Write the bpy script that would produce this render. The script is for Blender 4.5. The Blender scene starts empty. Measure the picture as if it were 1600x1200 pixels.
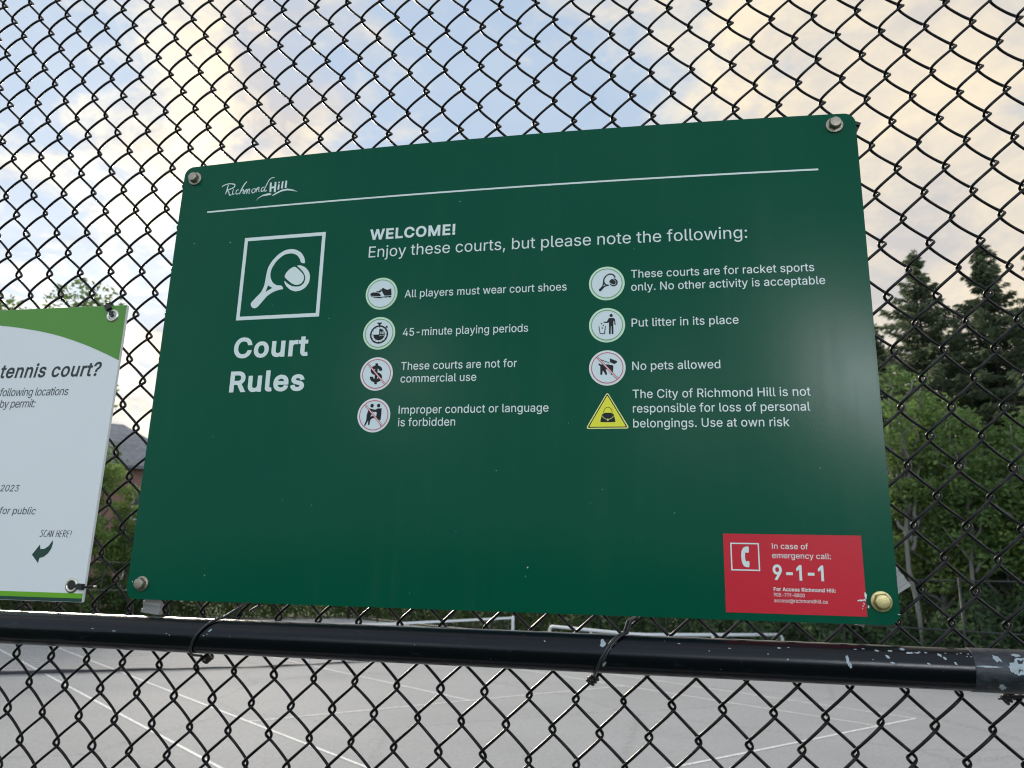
import bpy, math, random
import numpy as np
from mathutils import Vector, Matrix
from mathutils.geometry import delaunay_2d_cdt

random.seed(7)
RNG = np.random.default_rng(11)
SC = bpy.context.scene
COL = SC.collection
R = math.radians

# ------------------------------------------------------------------ camera, sky, sun, exposure
ZS = 2.4057                       # height of the sign's centre above the court
cam_d = bpy.data.cameras.new('camera')
cam = bpy.data.objects.new('camera', cam_d)
COL.objects.link(cam)
SC.camera = cam
yaw, pitch, roll = -0.198891, 0.244307, 0.026776
fw = Vector((math.sin(yaw) * math.cos(pitch), math.cos(yaw) * math.cos(pitch), math.sin(pitch)))
rt = Vector((math.cos(yaw), -math.sin(yaw), 0))
upv = rt.cross(fw)
r2 = rt * math.cos(roll) + upv * math.sin(roll)
u2 = upv * math.cos(roll) - rt * math.sin(roll)
M = Matrix((r2, u2, -fw)).transposed().to_4x4()
M.translation = Vector((0.220516, -0.917331, ZS - 0.265746))
cam.matrix_world = M
cam_d.sensor_width = 36.0
cam_d.lens = 27.543
cam_d.clip_start = 0.02
cam_d.clip_end = 3000
cam_d.dof.use_dof = True
cam_d.dof.focus_distance = 0.96
cam_d.dof.aperture_fstop = 12.0

SC.view_settings.view_transform = 'Standard'
SC.view_settings.look = 'None'
SC.view_settings.exposure = 0.44
SC.view_settings.gamma = 1.0
SC.render.engine = 'CYCLES'
SC.cycles.use_denoising = True
SC.cycles.filter_width = 1.15
SC.cycles.max_bounces = 6
SC.cycles.transparent_max_bounces = 8
SC.cycles.sample_clamp_indirect = 6.0

SUN_EL, SUN_AZ = R(21.0), R(-39.5)          # azimuth from +Y towards +X
sun_dir = Vector((math.sin(SUN_AZ) * math.cos(SUN_EL), math.cos(SUN_AZ) * math.cos(SUN_EL), math.sin(SUN_EL)))
sd = bpy.data.lights.new('sun', 'SUN')
sd.energy = 2.9
sd.angle = R(12)
sd.color = (1.0, 0.90, 0.76)
so = bpy.data.objects.new('sun', sd)
COL.objects.link(so)
so.rotation_euler = sun_dir.to_track_quat('Z', 'Y').to_euler()
so.location = (0, 0, 30)


class NT:
    """small helper to write node trees"""
    def __init__(s, tree):
        s.t = tree
        s.t.nodes.clear()

    def n(s, kind, **kw):
        nd = s.t.nodes.new(kind)
        ins = kw.pop('i', {})
        for k, v in kw.items():
            setattr(nd, k, v)
        for k, v in ins.items():
            if hasattr(v, 'is_output') or hasattr(v, 'links'):
                s.t.links.new(v, nd.inputs[k])
            else:
                nd.inputs[k].default_value = v
        return nd

    def m(s, op, a, b=0.0, c=None, clamp=False):
        ins = {0: a, 1: b}
        if c is not None:
            ins[2] = c
        return s.n('ShaderNodeMath', operation=op, use_clamp=clamp, i=ins).outputs[0]

    def ramp(s, fac, stops, interp='LINEAR'):
        nd = s.n('ShaderNodeValToRGB', i={0: fac})
        cr = nd.color_ramp
        cr.interpolation = interp
        while len(cr.elements) > 1:
            cr.elements.remove(cr.elements[-1])
        cr.elements[0].position = stops[0][0]
        cr.elements[0].color = tuple(stops[0][1]) + (1,)
        for p, c in stops[1:]:
            e = cr.elements.new(p)
            e.color = tuple(c) + (1,)
        return nd.outputs[0]

    def mix(s, fac, a, b, mode='MIX'):
        return s.n('ShaderNodeMix', data_type='RGBA', blend_type=mode,
                   i={0: fac, 6: a, 7: b}).outputs[2]

    def noise(s, vec, scale, detail=2.0, rough=0.5, dist=0.0):
        return s.n('ShaderNodeTexNoise', i={'Vector': vec, 'Scale': scale, 'Detail': detail,
                                            'Roughness': rough, 'Distortion': dist})


def rgb(*c):
    return (c[0], c[1], c[2], 1.0)


W_ = bpy.data.worlds.new('World')
SC.world = W_
W_.use_nodes = True
w = NT(W_.node_tree)
tc = w.n('ShaderNodeTexCoord').outputs['Generated']
dirn = w.n('ShaderNodeVectorMath', operation='NORMALIZE', i={0: tc}).outputs[0]
sep = w.n('ShaderNodeSeparateXYZ', i={0: dirn})
dz = w.m('MAXIMUM', sep.outputs[2], 0.0)
den = w.m('ADD', dz, 0.22)
cx_ = w.m('DIVIDE', sep.outputs[0], den)
cy_ = w.m('DIVIDE', sep.outputs[1], den)
pl = w.n('ShaderNodeCombineXYZ', i={0: cx_, 1: cy_, 2: 0.35}).outputs[0]
sky = w.n('ShaderNodeTexSky', sky_type='NISHITA', sun_disc=False, sun_elevation=SUN_EL,
          sun_rotation=SUN_AZ, altitude=200.0, air_density=1.0, dust_density=0.4, ozone_density=1.5)
sky_c = w.mix(0.80, sky.outputs[0], rgb(2.9, 3.8, 4.9))
bg_sky = w.n('ShaderNodeBackground', i={0: sky_c, 1: 0.126})
cosS = w.n('ShaderNodeVectorMath', operation='DOT_PRODUCT', i={0: dirn, 1: sun_dir}).outputs['Value']
cosS = w.m('MAXIMUM', cosS, 0.0)
glow = w.m('POWER', cosS, 60.0)
wide = w.m('POWER', cosS, 3.0)
n1 = w.noise(pl, 2.6, 11.0, 0.62, 0.25)
n2 = w.noise(pl, 8.0, 9.0, 0.66, 0.5)
# where the cloud deck opens and thickens, by direction of the sky
bias = None
for (bx, by, bz, pw, wt) in ((-0.612, 0.585, 0.532, 204, -0.16), (-0.645, 0.594, 0.481, 400, -0.1), (-0.553, 0.67, 0.496, 156, -0.15), (-0.616, 0.679, 0.401, 278, -0.1), (-0.673, 0.672, 0.311, 123, -0.14), (-0.279, 0.762, 0.584, 59, -0.2), (-0.149, 0.809, 0.568, 69, -0.18), (-0.022, 0.829, 0.559, 100, -0.16), (0.366, 0.821, 0.438, 204, -0.14), (0.208, 0.8, 0.563, 21, 0.16), (-0.604, 0.665, 0.439, 123, 0.12), (-0.413, 0.752, 0.514, 100, 0.06), (-0.033, 0.762, 0.647, 123, 0.12), (0.273, 0.89, 0.365, 44, 0.14), (-0.482, 0.665, 0.57, 100, 0.1)):
    d_ = w.n('ShaderNodeVectorMath', operation='DOT_PRODUCT', i={0: dirn, 1: Vector((bx, by, bz)).normalized()}).outputs['Value']
    l_ = w.m('MULTIPLY', w.m('POWER', w.m('MAXIMUM', d_, 0.0), float(pw)), wt)
    bias = l_ if bias is None else w.m('ADD', bias, l_)
cov = w.m('ADD', n1.outputs[0], w.m('MULTIPLY', w.m('SUBTRACT', n2.outputs[0], 0.5), 0.62))
cov = w.m('ADD', cov, bias)
covr = w.ramp(cov, [(0.32, (0, 0, 0)), (0.47, (0.55, 0.55, 0.55)), (0.60, (1, 1, 1))])
n3 = w.noise(pl, 3.6, 11.0, 0.62, 0.4)
shade = w.ramp(w.m('ADD', n3.outputs[0], w.m('MULTIPLY', w.m('SUBTRACT', n2.outputs[0], 0.5), 0.5)), [(0.36, (0, 0, 0)), (0.66, (1, 1, 1))])
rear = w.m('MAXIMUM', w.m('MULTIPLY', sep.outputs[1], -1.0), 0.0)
far_c = w.mix(shade, rgb(0.49, 0.465, 0.445), rgb(0.72, 0.625, 0.48))
near_c = w.mix(shade, rgb(0.52, 0.49, 0.485), rgb(0.95, 0.80, 0.55))
cc = w.mix(wide, far_c, near_c)
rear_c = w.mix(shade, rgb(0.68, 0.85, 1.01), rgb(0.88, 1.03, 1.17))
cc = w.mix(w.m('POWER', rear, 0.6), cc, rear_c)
gcol = w.mix(w.m('MULTIPLY', glow, w.m('MULTIPLY_ADD', shade, 0.9, 0.1)), rgb(0, 0, 0), rgb(0.80, 0.70, 0.45))
cc = w.mix(1.0, cc, gcol, 'ADD')
# bright lobes added to the unseen sky behind the camera for the sign's highlights
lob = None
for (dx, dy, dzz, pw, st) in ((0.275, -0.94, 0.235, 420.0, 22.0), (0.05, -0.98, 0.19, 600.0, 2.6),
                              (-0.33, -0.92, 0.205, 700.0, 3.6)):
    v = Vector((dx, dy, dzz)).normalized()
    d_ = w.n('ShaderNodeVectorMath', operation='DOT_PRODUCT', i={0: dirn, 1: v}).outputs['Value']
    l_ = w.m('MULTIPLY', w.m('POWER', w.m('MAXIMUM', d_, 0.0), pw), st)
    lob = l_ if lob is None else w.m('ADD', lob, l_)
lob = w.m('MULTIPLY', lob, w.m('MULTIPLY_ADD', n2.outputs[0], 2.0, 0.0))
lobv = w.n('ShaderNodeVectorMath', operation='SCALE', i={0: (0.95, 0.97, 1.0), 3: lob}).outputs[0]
bg_cl = w.n('ShaderNodeBackground', i={0: cc, 1: 1.0})
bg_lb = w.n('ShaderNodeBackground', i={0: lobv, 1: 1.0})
mx = w.n('ShaderNodeMixShader', i={0: w.m('MULTIPLY_ADD', covr, 0.82, 0.12), 1: bg_sky.outputs[0], 2: bg_cl.outputs[0]})
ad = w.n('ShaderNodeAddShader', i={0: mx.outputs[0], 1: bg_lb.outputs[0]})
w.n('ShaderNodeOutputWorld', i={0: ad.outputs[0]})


# ------------------------------------------------------------------ helpers
def tag(o, label=None, cat=None, group=None, kind=None):
    if label:
        o['label'] = label
    if cat:
        o['category'] = cat
    if group:
        o['group'] = group
    if kind:
        o['kind'] = kind
    return o


def empty(name, loc=(0, 0, 0), rz=0.0):
    o = bpy.data.objects.new(name, None)
    o.empty_display_size = 0.1
    COL.objects.link(o)
    o.location = loc
    o.rotation_euler = (0, 0, rz)
    return o


def np_mesh(name, verts, faces, mat=None, parent=None, smooth=False):
    """verts (n,3) array, faces (m,k) int array (all the same k) or a list of tuples"""
    me = bpy.data.meshes.new(name)
    verts = np.asarray(verts, dtype=np.float32)
    if isinstance(faces, np.ndarray):
        m, k = faces.shape
        me.vertices.add(len(verts))
        me.vertices.foreach_set('co', verts.ravel())
        me.loops.add(m * k)
        me.loops.foreach_set('vertex_index', faces.astype(np.int32).ravel())
        me.polygons.add(m)
        me.polygons.foreach_set('loop_start', np.arange(0, m * k, k, dtype=np.int32))
        me.update(calc_edges=True)
    else:
        me.from_pydata([tuple(map(float, v)) for v in verts], [], faces)
        me.update()
    if smooth:
        me.polygons.foreach_set('use_smooth', np.ones(len(me.polygons), dtype=bool))
    if mat:
        me.materials.append(mat)
    o = bpy.data.objects.new(name, me)
    COL.objects.link(o)
    if parent:
        o.parent = parent
    return o


class MB:
    """collects shapes and links them as one mesh object"""
    def __init__(s):
        s.v = []
        s.f = []

    def add(s, vs, fs):
        b = len(s.v)
        s.v += [tuple(v) for v in vs]
        s.f += [tuple(b + i for i in f) for f in fs]
        return s

    def box(s, c, d, rz=0.0, mat=None):
        vs = []
        cr, sr = math.cos(rz), math.sin(rz)
        for k in (-1, 1):
            for j in (-1, 1):
                for i in (-1, 1):
                    x, y, z = i * d[0] / 2, j * d[1] / 2, k * d[2] / 2
                    p = Vector((x * cr - y * sr, x * sr + y * cr, z))
                    if mat is not None:
                        p = mat @ Vector((x, y, z))
                    vs.append(Vector(c) + p)
        return s.add(vs, [(0, 2, 3, 1), (4, 5, 7, 6), (0, 1, 5, 4), (2, 6, 7, 3), (0, 4, 6, 2), (1, 3, 7, 5)])

    def tube(s, pts, rad, n=8, caps=True, flat=None):
        pts = [Vector(p) for p in pts]
        rads = rad if isinstance(rad, (list, tuple)) else [rad] * len(pts)
        vs = []
        ref = None
        for i, p in enumerate(pts):
            t = (pts[min(i + 1, len(pts) - 1)] - pts[max(i - 1, 0)]).normalized()
            if ref is None:
                ref = t.orthogonal().normalized()
            a = (ref - t * ref.dot(t)).normalized()
            ref = a
            b = t.cross(a)
            for k in range(n):
                q = 2 * math.pi * k / n
                vs.append(p + (a * math.cos(q) + b * math.sin(q)) * rads[i])
        fs = []
        for i in range(len(pts) - 1):
            for k in range(n):
                k2 = (k + 1) % n
                fs.append((i * n + k, i * n + k2, (i + 1) * n + k2, (i + 1) * n + k))
        if caps:
            fs.append(tuple(range(n - 1, -1, -1)))
            fs.append(tuple((len(pts) - 1) * n + k for k in range(n)))
        return s.add(vs, fs)

    def lathe(s, prof, M4, n=24):
        """prof: list of (radius, height) along local z"""
        vs = []
        for r_, h_ in prof:
            for k in range(n):
                q = 2 * math.pi * k / n
                vs.append(M4 @ Vector((r_ * math.cos(q), r_ * math.sin(q), h_)))
        fs = []
        for i in range(len(prof) - 1):
            for k in range(n):
                k2 = (k + 1) % n
                fs.append((i * n + k, i * n + k2, (i + 1) * n + k2, (i + 1) * n + k))
        fs.append(tuple((len(prof) - 1) * n + k for k in range(n)))
        return s.add(vs, fs)

    def build(s, name, mat, parent=None, smooth=False):
        return np_mesh(name, s.v, s.f, mat, parent, smooth)


def smooth_angle(o, deg=40):
    me = o.data
    me.polygons.foreach_set('use_smooth', np.ones(len(me.polygons), dtype=bool))
    try:
        me.set_sharp_from_angle(angle=R(deg))
    except Exception:
        pass
    return o


# ------------------------------------------------------------------ materials
def new_mat(name):
    m = bpy.data.materials.new(name)
    m.use_nodes = True
    t = NT(m.node_tree)
    return m, t


def finish(t, bsdf, bump=None):
    if bump is not None:
        t.t.links.new(bump, bsdf.inputs['Normal'])
    t.n('ShaderNodeOutputMaterial', i={0: bsdf.outputs[0]})


def plain(name, col, rough=0.5, metal=0.0, spec=0.5, vary=0.06, vscale=30.0, bump=0.0, bscale=200.0, coat=0.0):
    m, t = new_mat(name)
    oc = t.n('ShaderNodeTexCoord').outputs['Object']
    nz = t.noise(oc, vscale, 4.0, 0.6)
    lo = rgb(*[c * (1 - vary) for c in col])
    hi = rgb(*[min(1, c * (1 + vary)) for c in col])
    c = t.mix(nz.outputs[0], lo, hi)
    b = t.n('ShaderNodeBsdfPrincipled', i={'Base Color': c, 'Metallic': metal,
                                           'Roughness': t.m('MULTIPLY_ADD', nz.outputs[0], 0.1, rough - 0.05),
                                           'Specular IOR Level': spec, 'Coat Weight': coat})
    bm = None
    if bump:
        nb = t.noise(oc, bscale, 3.0, 0.6)
        bm = t.n('ShaderNodeBump', i={'Strength': bump, 'Distance': 0.001, 'Height': nb.outputs[0]}).outputs[0]
    finish(t, b, bm)
    return m


MAT = {}
MAT['sign_green'] = None
m, t = new_mat('green_sign_paint')
oc = t.n('ShaderNodeTexCoord').outputs['Object']
nz = t.noise(oc, 9.0, 3.0, 0.5)
c = t.mix(nz.outputs[0], rgb(0.0003, 0.078, 0.040), rgb(0.0006, 0.088, 0.046))
peel = t.noise(oc, 420.0, 2.0, 0.6)
fleck = t.n('ShaderNodeTexVoronoi', i={'Vector': oc, 'Scale': 75.0})
fl = t.m('LESS_THAN', fleck.outputs['Distance'], 0.035)
pick = t.m('GREATER_THAN', t.n('ShaderNodeSeparateColor', i={0: fleck.outputs['Color']}).outputs[0], 0.93)
c = t.mix(t.m('MULTIPLY', fl, pick), c, rgb(0.25, 0.33, 0.29))
stv = t.n('ShaderNodeMapping', i={'Vector': oc, 'Scale': (38.0, 38.0, 1.6)}).outputs[0]
streak = t.ramp(t.noise(stv, 1.0, 5.0, 0.6, 0.2).outputs[0], [(0.52, (0, 0, 0)), (0.80, (1, 1, 1))])
film = t.ramp(t.noise(oc, 5.0, 6.0, 0.65).outputs[0], [(0.40, (0, 0, 0)), (0.75, (1, 1, 1))])
c = t.mix(t.m('MULTIPLY', t.m('MULTIPLY', streak, film), 0.10), c, rgb(0.10, 0.16, 0.13))
b = t.n('ShaderNodeBsdfPrincipled', i={'Base Color': c, 'Roughness': t.m('MULTIPLY_ADD', streak, 0.07, t.m('MULTIPLY_ADD', film, 0.06, 0.14)),
                                       'Specular IOR Level': 0.11})
bm = t.n('ShaderNodeBump', i={'Strength': 0.07, 'Distance': 0.0006, 'Height': peel.outputs[0]}).outputs[0]
finish(t, b, bm)
MAT['sign_green'] = m
MAT['sign_edge'] = plain('sign_back_aluminium', (0.45, 0.46, 0.45), 0.45, 0.8)
MAT['vinyl_white'] = plain('white_vinyl', (0.72, 0.80, 0.775), 0.35, vary=0.02)
MAT['vinyl_white2'] = plain('white_disc_vinyl', (0.70, 0.78, 0.80), 0.35, vary=0.02)
MAT['disc_green'] = plain('pale_green_vinyl', (0.60, 0.83, 0.60), 0.35, vary=0.02)
MAT['disc_pink'] = plain('pale_white_vinyl', (0.80, 0.80, 0.80), 0.35, vary=0.02)
MAT['ring_green'] = plain('green_vinyl', (0.16, 0.33, 0.10), 0.4)
MAT['ring_red'] = plain('red_vinyl', (0.55, 0.04, 0.075), 0.4)
MAT['ink'] = plain('black_vinyl', (0.011, 0.013, 0.015), 0.4, spec=0.2)
MAT['yellow'] = plain('yellow_vinyl', (0.85, 0.80, 0.01), 0.4, vary=0.02)
MAT['yellow_pale'] = plain('pale_yellow_vinyl', (0.85, 0.88, 0.30), 0.4, vary=0.02)
MAT['label_red'] = plain('red_label_vinyl', (0.62, 0.018, 0.036), 0.3, spec=0.2, vary=0.03)
MAT['scratch'] = plain('bare_scratch', (0.75, 0.76, 0.74), 0.6)
MAT['steel'] = plain('weathered_zinc', (0.34, 0.30, 0.24), 0.40, 0.8, vary=0.25, vscale=400, bump=0.3, bscale=900)
MAT['brass'] = plain('yellow_zinc', (0.50, 0.42, 0.20), 0.36, 0.8, vary=0.22, vscale=300, bump=0.2, bscale=900)
MAT['alu'] = plain('galvanised_bracket', (0.30, 0.30, 0.295), 0.5, 0.4, vary=0.15, vscale=60)
MAT['wire'] = plain('black_vinyl_wire', (0.003, 0.0032, 0.0042), 0.28, spec=0.24, vary=0.2, vscale=90)
MAT['tie'] = plain('dark_tie_wire', (0.028, 0.028, 0.030), 0.34, 0.3, vary=0.3, vscale=200)
MAT['galv'] = plain('bare_galvanised', (0.36, 0.41, 0.44), 0.55, 0.3, vary=0.3, vscale=150, bump=0.3, bscale=500)
MAT['plastic_black'] = plain('black_nylon', (0.012, 0.012, 0.014), 0.4)
MAT['white_board'] = plain('white_board', (0.77, 0.775, 0.79), 0.42, vary=0.025, vscale=6)
MAT['board_edge'] = plain('white_board_edge', (0.82, 0.84, 0.85), 0.5, vary=0.02)
MAT['board_green'] = plain('bright_green_print', (0.085, 0.275, 0.022), 0.4, vary=0.03)
MAT['board_lime'] = plain('lime_green_print', (0.14, 0.40, 0.005), 0.4, vary=0.03)
MAT['board_dark'] = plain('dark_green_print', (0.004, 0.045, 0.030), 0.4, vary=0.03)
MAT['board_ink'] = plain('dark_print', (0.012, 0.022, 0.026), 0.4)
MAT['grommet'] = plain('nickel_grommet', (0.62, 0.58, 0.50), 0.3, 0.9, vary=0.15, vscale=200)
MAT['white_pipe'] = plain('white_painted_pipe', (0.58, 0.61, 0.63), 0.4)
MAT['net_dark'] = plain('dark_net_cord', (0.03, 0.032, 0.038), 0.7)
MAT['net_band'] = plain('white_net_band', (0.70, 0.72, 0.74), 0.7)
MAT['far_black'] = plain('black_fence_steel', (0.012, 0.014, 0.014), 0.5)

# rail: black paint, faint scuffs
m, t = new_mat('black_rail_paint')
oc = t.n('ShaderNodeTexCoord').outputs['Object']
mp = t.n('ShaderNodeMapping', i={'Vector': oc, 'Scale': (1.0, 4.0, 4.0)}).outputs[0]
s1 = t.noise(mp, 26.0, 6.0, 0.7, 0.4)
scuff = t.ramp(s1.outputs[0], [(0.58, (0, 0, 0)), (0.78, (1, 1, 1))])
c = t.mix(scuff, rgb(0.0022, 0.0032, 0.0062), rgb(0.012, 0.018, 0.030))
s2 = t.noise(oc, 340.0, 2.0, 0.5)
sp = t.m('GREATER_THAN', s2.outputs[0], 0.78)
c = t.mix(sp, c, rgb(0.18, 0.21, 0.23))
b = t.n('ShaderNodeBsdfPrincipled', i={'Base Color': c, 'Roughness': t.m('MULTIPLY_ADD', scuff, 0.2, 0.20), 'Specular IOR Level': 0.28})
bm = t.n('ShaderNodeBump', i={'Strength': 0.15, 'Distance': 0.001, 'Height': s1.outputs[0]}).outputs[0]
finish(t, b, bm)
MAT['rail'] = m

m, t = new_mat('worn_sleeve_paint')
oc = t.n('ShaderNodeTexCoord').outputs['Object']
mp = t.n('ShaderNodeMapping', i={'Vector': oc, 'Scale': (1.0, 2.0, 2.0)}).outputs[0]
s1 = t.noise(mp, 55.0, 8.0, 0.75, 0.8)
wear = t.ramp(s1.outputs[0], [(0.38, (0, 0, 0)), (0.62, (1, 1, 1))])
c = t.mix(wear, rgb(0.004, 0.005, 0.008), rgb(0.040, 0.047, 0.062))
b = t.n('ShaderNodeBsdfPrincipled', i={'Base Color': c, 'Roughness': 0.45})
bm = t.n('ShaderNodeBump', i={'Strength': 0.3, 'Distance': 0.001, 'Height': s1.outputs[0]}).outputs[0]
finish(t, b, bm)
MAT['sleeve'] = m

# asphalt court
m, t = new_mat('grey_asphalt')
oc = t.n('ShaderNodeTexCoord').outputs['Object']
a1 = t.noise(oc, 0.35, 6.0, 0.6, 0.3)
a2 = t.noise(oc, 14.0, 5.0, 0.7)
a3 = t.noise(oc, 130.0, 3.0, 0.7)
c = t.mix(t.ramp(a1.outputs[0], [(0.3, (0, 0, 0)), (0.7, (1, 1, 1))]), rgb(0.295, 0.302, 0.318), rgb(0.365, 0.372, 0.39))
c = t.mix(t.ramp(a2.outputs[0], [(0.40, (0, 0, 0)), (0.72, (0.8, 0.8, 0.8))]), c, rgb(0.245, 0.25, 0.26))
c = t.mix(t.ramp(a3.outputs[0], [(0.35, (0.55, 0.55, 0.55)), (0.5, (0, 0, 0))]), c, rgb(0.10, 0.10, 0.10))
crk = t.n('ShaderNodeTexVoronoi', feature='DISTANCE_TO_EDGE', i={'Vector': t.n('ShaderNodeVectorMath', operation='ADD', i={0: oc, 1: t.n('ShaderNodeVectorMath', operation='SCALE', i={0: a2.outputs['Color'], 3: 0.6}).outputs[0]}).outputs[0], 'Scale': 0.22})
ck = t.m('LESS_THAN', crk.outputs['Distance'], 0.0022)
c = t.mix(t.m('MULTIPLY', ck, 0.6), c, rgb(0.07, 0.07, 0.07))
b = t.n('ShaderNodeBsdfPrincipled', i={'Base Color': c, 'Roughness': 0.85, 'Specular IOR Level': 0.3})
bm = t.n('ShaderNodeBump', i={'Strength': 0.5, 'Distance': 0.004, 'Height': a3.outputs[0]}).outputs[0]
finish(t, b, bm)
MAT['asphalt'] = m

m, t = new_mat('worn_court_paint')
oc = t.n('ShaderNodeTexCoord').outputs['Object']
a2 = t.noise(oc, 22.0, 6.0, 0.75)
wr = t.ramp(a2.outputs[0], [(0.36, (0, 0, 0)), (0.56, (1, 1, 1))])
c = t.mix(wr, rgb(0.42, 0.42, 0.415), rgb(0.82, 0.83, 0.83))
b = t.n('ShaderNodeBsdfPrincipled', i={'Base Color': c, 'Roughness': 0.8, 'Specular IOR Level': 0.3})
finish(t, b)
MAT['line_paint'] = m

m, t = new_mat('lawn')
oc = t.n('ShaderNodeTexCoord').outputs['Object']
a1 = t.noise(oc, 0.5, 8.0, 0.7)
a2 = t.noise(oc, 25.0, 4.0, 0.7)
c = t.mix(a1.outputs[0], rgb(0.030, 0.060, 0.016), rgb(0.075, 0.105, 0.032))
c = t.mix(t.m('MULTIPLY', a2.outputs[0], 0.5), c, rgb(0.03, 0.05, 0.015))
b = t.n('ShaderNodeBsdfPrincipled', i={'Base Color': c, 'Roughness': 0.9, 'Specular IOR Level': 0.2})
bm = t.n('ShaderNodeBump', i={'Strength': 0.8, 'Distance': 0.05, 'Height': a2.outputs[0]}).outputs[0]
finish(t, b, bm)
MAT['grass'] = m


def leaf_mat(name, a, b_, trans=0.35):
    m, t = new_mat(name)
    geo = t.n('ShaderNodeNewGeometry')
    oc = t.n('ShaderNodeTexCoord').outputs['Object']
    nz = t.noise(oc, 0.9, 4.0, 0.6)
    f = t.m('MULTIPLY_ADD', geo.outputs['Random Per Island'], 0.6, t.m('MULTIPLY', nz.outputs[0], 0.45), clamp=True)
    c = t.mix(f, rgb(*a), rgb(*b_))
    p = t.n('ShaderNodeBsdfPrincipled', i={'Base Color': c, 'Roughness': 0.55, 'Specular IOR Level': 0.3})
    tr = t.n('ShaderNodeBsdfTranslucent', i={0: t.mix(0.5, c, rgb(*[x * 1.5 for x in b_]))})
    mx = t.n('ShaderNodeMixShader', i={0: trans, 1: p.outputs[0], 2: tr.outputs[0]})
    t.n('ShaderNodeOutputMaterial', i={0: mx.outputs[0]})
    return m


MAT['leaf_bright'] = leaf_mat('bright_leaves', (0.10, 0.17, 0.045), (0.20, 0.29, 0.085), 0.48)
MAT['leaf_mid'] = leaf_mat('mid_green_leaves', (0.065, 0.12, 0.038), (0.14, 0.22, 0.07), 0.45)
MAT['leaf_dark'] = leaf_mat('dark_leaves', (0.040, 0.075, 0.033), (0.095, 0.155, 0.065), 0.42)
MAT['needle'] = leaf_mat('conifer_needles', (0.060, 0.090, 0.052), (0.15, 0.19, 0.11), 0.5)
MAT['hedge'] = leaf_mat('hedge_leaves', (0.030, 0.062, 0.018), (0.095, 0.145, 0.04), 0.38)


def bark_mat(name, a, b_):
    m, t = new_mat(name)
    oc = t.n('ShaderNodeTexCoord').outputs['Object']
    mp = t.n('ShaderNodeMapping', i={'Vector': oc, 'Scale': (6, 6, 1.2)}).outputs[0]
    nz = t.noise(mp, 3.0, 6.0, 0.7, 0.5)
    c = t.mix(nz.outputs[0], rgb(*a), rgb(*b_))
    b = t.n('ShaderNodeBsdfPrincipled', i={'Base Color': c, 'Roughness': 0.9})
    bm = t.n('ShaderNodeBump', i={'Strength': 0.8, 'Distance': 0.02, 'Height': nz.outputs[0]}).outputs[0]
    finish(t, b, bm)
    return m


MAT['bark'] = bark_mat('grey_brown_bark', (0.05, 0.042, 0.035), (0.16, 0.145, 0.125))
MAT['bark_pale'] = bark_mat('pale_grey_bark', (0.09, 0.088, 0.08), (0.22, 0.215, 0.195))

m, t = new_mat('red_brick')
oc = t.n('ShaderNodeTexCoord').outputs['Object']
sx = t.n('ShaderNodeSeparateXYZ', i={0: oc})
bv = t.n('ShaderNodeCombineXYZ', i={0: t.m('ADD', sx.outputs[0], sx.outputs[1]), 1: sx.outputs[2], 2: 0.0}).outputs[0]
bk = t.n('ShaderNodeTexBrick', i={'Vector': bv, 'Color1': rgb(0.42, 0.20, 0.16), 'Color2': rgb(0.34, 0.165, 0.13), 'Mortar': rgb(0.33, 0.28, 0.25),
                                  'Scale': 1.0, 'Brick Width': 0.23, 'Row Height': 0.075, 'Mortar Size': 0.008})
b = t.n('ShaderNodeBsdfPrincipled', i={'Base Color': bk.outputs[0], 'Roughness': 0.85})
finish(t, b)
MAT['brick'] = m
m, t = new_mat('grey_shingles')
oc = t.n('ShaderNodeTexCoord').outputs['Object']
sx = t.n('ShaderNodeSeparateXYZ', i={0: oc})
bv = t.n('ShaderNodeCombineXYZ', i={0: t.m('ADD', sx.outputs[0], sx.outputs[1]), 1: t.m('MULTIPLY', sx.outputs[2], 1.6), 2: 0.0}).outputs[0]
bk = t.n('ShaderNodeTexBrick', i={'Vector': bv, 'Color1': rgb(0.30, 0.30, 0.33), 'Color2': rgb(0.22, 0.22, 0.24), 'Mortar': rgb(0.14, 0.14, 0.15),
                                  'Scale': 1.0, 'Brick Width': 0.35, 'Row Height': 0.22, 'Mortar Size': 0.015})
b = t.n('ShaderNodeBsdfPrincipled', i={'Base Color': bk.outputs[0], 'Roughness': 0.8})
finish(t, b)
MAT['roof'] = m
MAT['glass'] = plain('dark_window_glass', (0.03, 0.035, 0.04), 0.08, vary=0.1, vscale=2)
MAT['frame_white'] = plain('white_window_frame', (0.72, 0.72, 0.70), 0.5)

# ------------------------------------------------------------------ ground, court, markings
GX = np.array([(-900, -900, 0), (900, -900, 0), (900, 900, 0), (-900, 900, 0)], dtype=float)
tag(np_mesh('ground', GX + (0, 0, -0.012), [(0, 1, 2, 3)], MAT['grass']), kind='structure')

TH = 0.67751
NC = Vector((-8.349, 17.797, 0))                                  # the middle of the net
EA = Vector((-math.cos(TH), math.sin(TH), 0))                      # along the court
EB = Vector((math.sin(TH), math.cos(TH), 0))                       # along the net


def court(a, b_, z=0.0):
    return NC + EA * a + EB * b_ + Vector((0, 0, z))


def quad_pts(a0, a1, b0, b1, z):
    return [court(a0, b0, z), court(a0, b1, z), court(a1, b1, z), court(a1, b0, z)]


# asphalt sheet of the two-court enclosure; its near edge runs under the fence in front
tag(np_mesh('court_surface', [(14.5, -0.6, -0.004), (14.5, 12.9, -0.004)] +
            [tuple(court(a, 11.4, -0.004)) for a in (-19.0, 18.6)] + [tuple(court(18.6, -26, -0.004)), (-44, -0.6, -0.004)],
            [(0, 1, 2, 3, 4, 5)], MAT['asphalt']), kind='structure')
mb = MB()
LW = 0.05


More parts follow.
